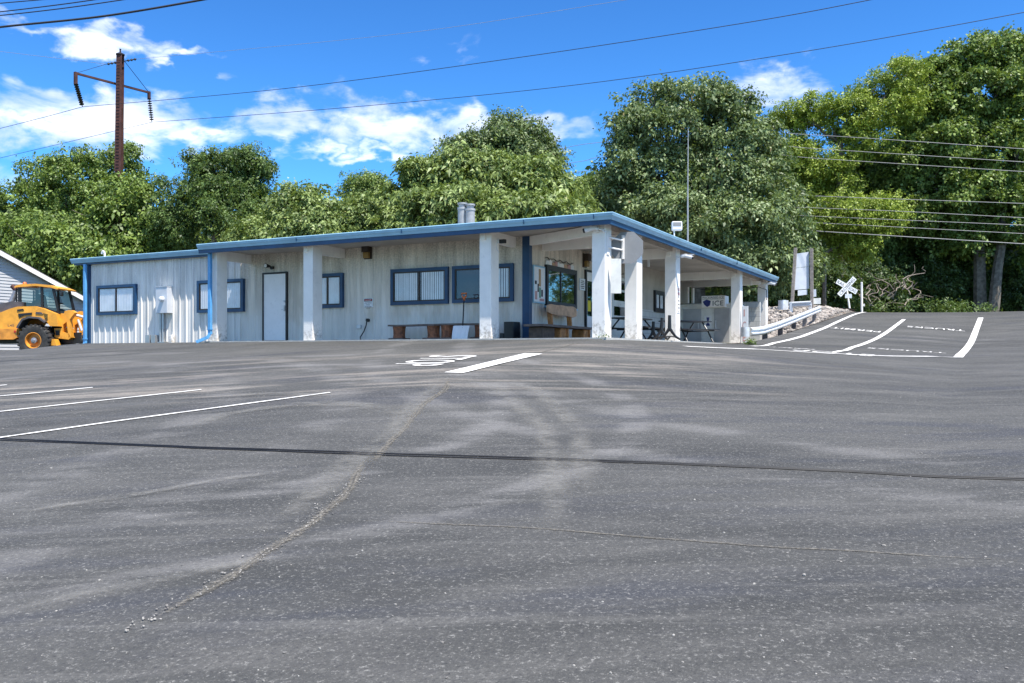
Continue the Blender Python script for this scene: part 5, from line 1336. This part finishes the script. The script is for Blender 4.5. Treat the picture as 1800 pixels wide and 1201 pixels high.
# ------------------------------------------------------------------ trees
def foliage(name, lobes, n_ros, k, L, wd, matname, parent, seed, droop=.5, gap=.0, spread=1.0, shell=.62, up=.35, clump=1.0, scat=1.0):
    """lobes: (centre, rx, ry, rz) world metres; rosettes of leaves near the surface of each lobe"""
    rs = np.random.RandomState(seed)
    C_ = np.array([l[0][:] for l in lobes]); Rr = np.array([[l[1], l[2], l[3]] for l in lobes])
    wt = (Rr[:, 0]*Rr[:, 2]+Rr[:, 0]*Rr[:, 1]+Rr[:, 1]*Rr[:, 2]); wt /= wt.sum()
    per = 18; M = max(8, n_ros//per)
    ci = rs.choice(len(lobes), M, p=wt)
    cd = rs.normal(size=(M, 3)); cd /= np.linalg.norm(cd, axis=1)[:, None]
    rad = shell+(1.02-shell)*rs.rand(M)**.55
    ph = rs.rand(3)*10
    lump = 1+.12*np.sin(cd[:, 0]*5.1+ph[0]+ci)*np.sin(cd[:, 1]*4.3+ph[1]+ci*2)+.10*np.sin(cd[:, 2]*9+ci)
    cc_ = C_[ci]+cd*Rr[ci]*(rad*lump)[:, None]
    w_ = rs.randint(0, M, n_ros); sg = (.26+.34*rs.rand(M))[w_][:, None]*clump
    off = np.clip(rs.normal(size=(n_ros, 3)), -1.7, 1.7)*sg*np.array([1, 1, .62])
    ctr = cc_[w_]+off; d = cd[w_]*.5+off/(sg*1.6); d /= (np.linalg.norm(d, axis=1)[:, None]+1e-6); idx = ci[w_]
    if gap > 0:
        s1 = np.sin(ctr[:, 0]*1.9+ph[0])+np.sin(ctr[:, 1]*1.7+ctr[:, 2]*1.3+ph[1])+np.sin(ctr[:, 2]*2.3+ph[2]-ctr[:, 0]*.8)
        keep = s1 > (-3+gap*4.2)*np.ones(n_ros)
        ctr, d, idx = ctr[keep], d[keep], idx[keep]
    n = len(ctr); ax = d*spread+np.array([0, 0, up])+rs.normal(0, .7, (n, 3)); ax /= np.linalg.norm(ax, axis=1)[:, None]
    t1 = np.cross(ax, rs.normal(size=(n, 3))); t1 /= np.linalg.norm(t1, axis=1)[:, None]; t2 = np.cross(ax, t1)
    sc_ = (.65+.7*rs.rand(n))
    th = (np.arange(k)[None]/k*2*np.pi+rs.rand(n, 1)*6.28+rs.normal(0, .25, (n, k)))
    rdir_ = np.cos(th)[..., None]*t1[:, None]+np.sin(th)[..., None]*t2[:, None]
    lift = (.15+.5*rs.rand(n, k))[..., None]
    dr_ = rdir_+ax[:, None]*lift; dr_ /= np.linalg.norm(dr_, axis=2)[..., None]
    Ll = L*sc_[:, None, None]*(.75+.5*rs.rand(n, k, 1))
    sidev = np.cross(dr_, ax[:, None]+.35*rs.normal(size=(n, k, 3))); sidev /= (np.linalg.norm(sidev, axis=2)[..., None]+1e-6)
    o_ = ctr[:, None]+rs.normal(0, .55*scat, (n, k, 3))*L
    b0 = o_+dr_*Ll*.08
    mid = o_+dr_*Ll*.52; tip = o_+dr_*Ll+np.array([0, 0, -1])*Ll*droop*.5
    wv = sidev*(wd*sc_[:, None, None])
    V = np.stack([b0, mid+wv, tip, mid-wv], 2).reshape(-1, 3)
    # second half leaf slightly folded: keep a quad but lower the sides
    nf = n*k; V = V.astype(np.float32)
    me = bpy.data.meshes.new(name); me.vertices.add(nf*4); me.vertices.foreach_set('co', V.ravel())
    me.loops.add(nf*4); me.loops.foreach_set('vertex_index', np.arange(nf*4, dtype=np.int32))
    me.polygons.add(nf); me.polygons.foreach_set('loop_start', np.arange(0, nf*4, 4, dtype=np.int32)); me.polygons.foreach_set('loop_total', np.full(nf, 4, dtype=np.int32))
    tone = np.repeat(np.clip(np.repeat(rs.rand(n), k)*.5+rs.rand(nf)*.5, 0, 1), 4).astype(np.float32)
    at_ = me.attributes.new('leaf_tone', 'FLOAT', 'POINT'); at_.data.foreach_set('value', tone)
    me.materials.append(MATS[matname]); me.update(calc_edges=True)
    return link(name, me, parent)

def limb(mb, a, b, r0, r1, seed, n=7, wob=.12):
    a, b = Vector(a), Vector(b); L = (b-a).length; pts = []; rd = []
    for i in range(n+1):
        s_ = i/n; q = a.lerp(b, s_); w_ = math.sin(s_*math.pi)*L*wob
        q += Vector((noise.noise(Vector((seed, s_*2.2, 1))), noise.noise(Vector((seed, s_*2.2, 7))), .35*noise.noise(Vector((seed, s_*2, 3)))+.25*(s_-s_*s_)))*w_*1.6
        pts.append(q); rd.append(r0+(r1-r0)*s_**.8)
    mb.tube(pts, rd, 7); return pts

def tree(name, label, D, lob, base_px, n, k, L, wd, m_, seed, bark='bark', trunk_r=.28, group=None, cat='tree', gap=0., twigs=3, **kw):
    lobes = []
    for q in lob:
        px, py, rx, ry = q[:4]; dd_ = q[4] if len(q) > 4 else 0
        c = P(px, py, D+dd_); s_ = (D+dd_)/F; lobes.append((c, rx*s_, rx*s_*.85, ry*s_))
    b = P(base_px, 600, D); b.z = g(b.x, b.y)-.15
    t_ = thing(name, label, cat, (b.x, b.y, b.z+.15), 0, group)
    mb = MB(); cz = min(l[0].z for l in lobes); hub = Vector((b.x, b.y, max(b.z+1.2, cz-.6)))
    zmax = max(l[0].z for l in lobes); hub2 = Vector((sum(l[0].x for l in lobes)/len(lobes), sum(l[0].y for l in lobes)/len(lobes), hub.z+(zmax-hub.z)*.45))
    limb(mb, b, hub, trunk_r*1.25, trunk_r, seed, 6, .03); tp = limb(mb, hub, hub2, trunk_r, trunk_r*.65, seed+.5, 7, .06)
    rnd = random.Random(seed)
    for i, (c, rx, ry, rz) in enumerate(lobes):
        st = hub2 if c.z > hub2.z else hub.lerp(hub2, rnd.random()*.8)
        pts = limb(mb, st, c+Vector((0, 0, rz*.2)), trunk_r*.45, .035, seed+i*1.3, 8, .14)
        for j in range(twigs):
            e = c+Vector((rnd.uniform(-1, 1)*rx, rnd.uniform(-1, 1)*ry, rnd.uniform(-.3, 1)*rz))*.9
            limb(mb, pts[rnd.randint(4, 7)], e, .05, .012, seed+i+j*.7, 5, .12)
    mb.build('trunk', bark, t_, normals=False)
    foliage('crown', lobes, int(n*2.7), k, L*.51, wd*.60, m_, t_, int(seed*7)+3, gap=gap, **kw)
    return t_
GR = 'trees along the railway behind the building'
tree('maple_tree', 'broad dense green tree at the far left, behind the rusty pole', 79, [(30, 400, 90, 75), (125, 345, 85, 68), (205, 300, 42, 42, 2), (185, 375, 70, 70, -2), (100, 430, 120, 60, -3), (-50, 450, 90, 80), (75, 310, 34, 32), (235, 345, 25, 30), (225, 275, 22, 22, 2), (150, 285, 40, 22), (-20, 400, 50, 45)], 100, 5200, 7, .46, .15, 'leaf_mid', 1.1, group=GR, droop=.5)
tree('sumac_tree', 'lower leafy tree just behind the blue roof edge of the left wing', 60, [(225, 352, 46, 38), (215, 415, 75, 55), (290, 420, 60, 50), (120, 445, 90, 45), (30, 440, 60, 50), (200, 470, 120, 50)], 200, 3600, 7, .50, .14, 'leaf_mid', 2.2, group=GR, cat='tree', droop=.7)
tree('locust_tree', 'dark feathery tree with loose top, right of the rusty pole', 57, [(375, 300, 34, 30), (425, 285, 40, 20), (460, 300, 30, 14), (345, 285, 16, 20), (400, 330, 60, 24), (345, 345, 42, 30), (440, 340, 36, 22), (400, 375, 70, 34, -1), (310, 385, 34, 44), (290, 330, 22, 16), (450, 395, 50, 40)], 380, 4200, 9, .30, .075, 'leaf_dark', 3.3, group=GR, gap=.22, droop=.6, shell=.4, clump=.8)
tree('sumac_tree', 'low yellowish green bushy tree left of centre behind the roof', 53, [(545, 375, 52, 36), (500, 395, 46, 40), (610, 395, 55, 38), (570, 415, 90, 40), (660, 390, 40, 45), (470, 425, 60, 30), (520, 350, 22, 18)], 560, 3600, 8, .46, .11, 'leaf_sumac', 4.4, group=GR, droop=.7)
tree('round_tree', 'small flat-topped tree showing over the bushes left of the tall sumac', 72, [(645, 328, 38, 20), (668, 345, 32, 20), (620, 345, 22, 16), (650, 365, 45, 25)], 650, 2000, 7, .30, .09, 'leaf_mid', 5.5, group=GR, gap=.1)
tree('sumac_tree', 'big pale green sumac clump with long drooping fronds behind the flues', 52, [(800, 320, 55, 48), (745, 335, 42, 50), (860, 320, 60, 52), (920, 335, 65, 52), (975, 360, 50, 50), (700, 375, 40, 45), (800, 385, 110, 50, -2), (910, 390, 110, 45, -2), (1010, 385, 35, 35), (720, 405, 60, 30)], 850, 6000, 9, .62, .11, 'leaf_sumac', 6.6, group=GR, gap=.14, droop=.8, up=.6, scat=.5)
tree('walnut_tree', 'loose tree top rising above the pale sumac clump at the centre', 58, [(895, 225, 34, 24), (880, 250, 50, 28), (925, 255, 45, 32), (955, 285, 38, 28), (905, 290, 60, 34), (815, 258, 32, 16), (835, 275, 36, 22), (850, 295, 50, 30)], 900, 3400, 7, .40, .09, 'leaf_pale', 7.7, group=GR, gap=.24, droop=.6, shell=.4)
tree('scrub_tree', 'thin dark young tree between the sumac clump and the tall tree', 60, [(1035, 340, 24, 26), (1020, 375, 32, 28), (1055, 375, 32, 30), (1045, 400, 40, 22)], 1040, 1500, 7, .40, .09, 'leaf_dark', 8.8, group=GR, gap=.25)
tree('ash_tree', 'very large grey green tree with airy crown behind the roof corner', 55, [(1140, 178, 55, 26), (1215, 172, 70, 26), (1280, 200, 60, 32), (1110, 225, 50, 28), (1190, 235, 80, 40), (1280, 255, 75, 45), (1340, 250, 36, 36), (1100, 290, 48, 30), (1170, 310, 70, 45), (1260, 325, 90, 55), (1345, 330, 55, 60), (1110, 350, 50, 38), (1185, 385, 75, 50, -2), (1285, 405, 95, 60, -2), (1370, 400, 50, 60, -2), (1330, 460, 75, 60, -2), (1250, 450, 80, 40), (1400, 470, 40, 55, -1), (1130, 400, 60, 35)], 1230, 8200, 7, .46, .105, 'leaf_pale', 9.9, group=GR, gap=.38, droop=.6, shell=.66, trunk_r=.34, clump=.75)
tree('locust_tree', 'yellow green locust with open branches right of the large airy tree', 66, [(1400, 205, 40, 22), (1440, 195, 50, 26), (1490, 205, 55, 30), (1540, 160, 50, 28), (1585, 130, 42, 26), (1560, 195, 60, 35), (1400, 260, 36, 26), (1440, 290, 50, 28), (1520, 250, 60, 34), (1405, 320, 40, 34), (1470, 335, 50, 30)], 1480, 3900, 9, .34, .075, 'leaf_locust', 10.9, group=GR, gap=.34, droop=.4, shell=.5, trunk_r=.3, clump=.85)
tree('locust_tree', 'bright yellow green bough crossed by wires above the crossbuck', 58.5, [(1480, 372, 46, 22), (1545, 375, 48, 26), (1510, 395, 60, 24), (1470, 400, 34, 20), (1500, 430, 34, 24)], 1450, 2400, 9, .30, .075, 'leaf_locust', 11.9, group=GR, gap=.15, droop=.4, shell=.3, trunk_r=.12)
tree('oak_tree', 'tallest dense green tree filling the top right corner, with twin pale trunks', 68, [(1700, 105, 44, 32), (1765, 95, 52, 34), (1830, 110, 60, 50), (1655, 140, 50, 40), (1620, 190, 55, 45), (1720, 170, 80, 55), (1800, 200, 70, 60), (1660, 250, 80, 55), (1750, 280, 90, 60), (1600, 290, 60, 55), (1830, 320, 60, 70), (1680, 340, 90, 50), (1620, 370, 60, 40), (1760, 380, 90, 50), (1850, 430, 60, 60), (1700, 420, 50, 26)], 1722, 10500, 7, .48, .15, 'leaf_mid', 12.9, bark='bark_pale', group=GR, gap=.30, droop=.4, shell=.66, trunk_r=.40, clump=.8)
t_ = thing('tree_trunk', 'right-hand pale trunk of the pair below the tallest tree', 'tree', P(1744, 560, 67))
mb = MB(); a = P(1741, 545, 67); a.z = g(a.x, a.y)-.2; limb(mb, a, P(1762, 420, 67), .46, .30, 31, 9, .04); limb(mb, P(1762, 420, 67), P(1790, 250, 67.5), .3, .12, 33, 9, .06); mb.build('trunk', 'bark_pale', t_, normals=False)
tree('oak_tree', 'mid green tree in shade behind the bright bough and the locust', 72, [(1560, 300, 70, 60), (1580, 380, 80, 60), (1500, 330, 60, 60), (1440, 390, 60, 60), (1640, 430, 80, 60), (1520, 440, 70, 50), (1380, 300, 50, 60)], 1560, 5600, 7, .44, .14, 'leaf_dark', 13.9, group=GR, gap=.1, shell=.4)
tree('oak_tree', 'part of a tree crown cut off by the right edge, beyond the tallest tree', 74, [(1880, 200, 90, 90), (1980, 250, 110, 120), (2080, 330, 110, 120), (1930, 400, 110, 90), (2160, 420, 90, 120), (2060, 470, 120, 80)], 1990, 4200, 7, .5, .15, 'leaf_dark', 14.9, group=GR, gap=.1)
# understorey
US = 'shade shrubs beyond the track'
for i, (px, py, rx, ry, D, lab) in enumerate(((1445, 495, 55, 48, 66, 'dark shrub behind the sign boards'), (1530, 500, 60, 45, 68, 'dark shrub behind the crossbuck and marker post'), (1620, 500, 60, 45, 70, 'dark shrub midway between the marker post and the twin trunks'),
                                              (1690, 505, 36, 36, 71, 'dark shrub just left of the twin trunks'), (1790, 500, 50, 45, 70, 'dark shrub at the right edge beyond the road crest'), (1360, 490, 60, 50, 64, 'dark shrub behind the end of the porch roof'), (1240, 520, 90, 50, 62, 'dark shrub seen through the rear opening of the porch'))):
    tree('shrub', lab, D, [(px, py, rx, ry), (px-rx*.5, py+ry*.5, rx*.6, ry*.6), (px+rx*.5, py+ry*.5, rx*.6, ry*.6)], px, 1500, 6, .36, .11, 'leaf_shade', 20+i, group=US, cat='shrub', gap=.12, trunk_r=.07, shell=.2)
# dead branches
t_ = thing('dead_branches', 'tangle of bare grey branches under the trees right of the marker post', 'branches', P(1560, 545, 61.5))
for i in range(26):
    rnd = random.Random(i*5+1); x0, y0 = rnd.uniform(1515, 1610), rnd.uniform(500, 545); L_ = rnd.uniform(15, 60); an = rnd.uniform(.1, 2.6)
    mb = MB(); limb(mb, P(x0, y0, 61+rnd.random()*2), P(x0+L_*math.cos(an), y0-L_*math.sin(an)*.8, 61+rnd.random()*2), .05, .012, i*1.7, 8, .35); mb.build('branch', 'twig', t_, normals=False)
# weeds at the track edge
t_ = foliage('trackside_weeds', [(P(px, 541, 60), 1.6, .8, .22) for px in range(1440, 1800, 40)]+[(P(1352, 556, 47), .5, .4, .35)], 520, 6, .20, .03, 'leaf_dark', None, 77, shell=.1); struct(t_, 'stuff')
wl = []
for px, py in ((529, 599), (1062, 597), (1316, 606)):
    q = on_ground(px, py); wl.append((Vector((q.x, q.y+.05, q.z+.05)), .10, .05, .05))
t_ = foliage('wall_weeds', wl, 90, 6, .07, .012, 'leaf_mid', None, 78, shell=.1, clump=.12); struct(t_, 'stuff')
# woodland mass far behind everything
lobs = []
rnd = random.Random(8)
for i in range(46):
    px = -300+i*52; lobs.append((P(px, 470+rnd.uniform(-22, 22) if px < 1050 else 440+rnd.uniform(-40, 40), 82+rnd.uniform(-3, 5)), 4.6, 3, 5.2 if px < 1050 else 6.5))
    lobs.append((P(px, 560, 80+rnd.uniform(-3, 5)), 4.6, 3, 4.5)); lobs.append((P(px+26, 515, 88), 4.8, 2.5, 4.5))
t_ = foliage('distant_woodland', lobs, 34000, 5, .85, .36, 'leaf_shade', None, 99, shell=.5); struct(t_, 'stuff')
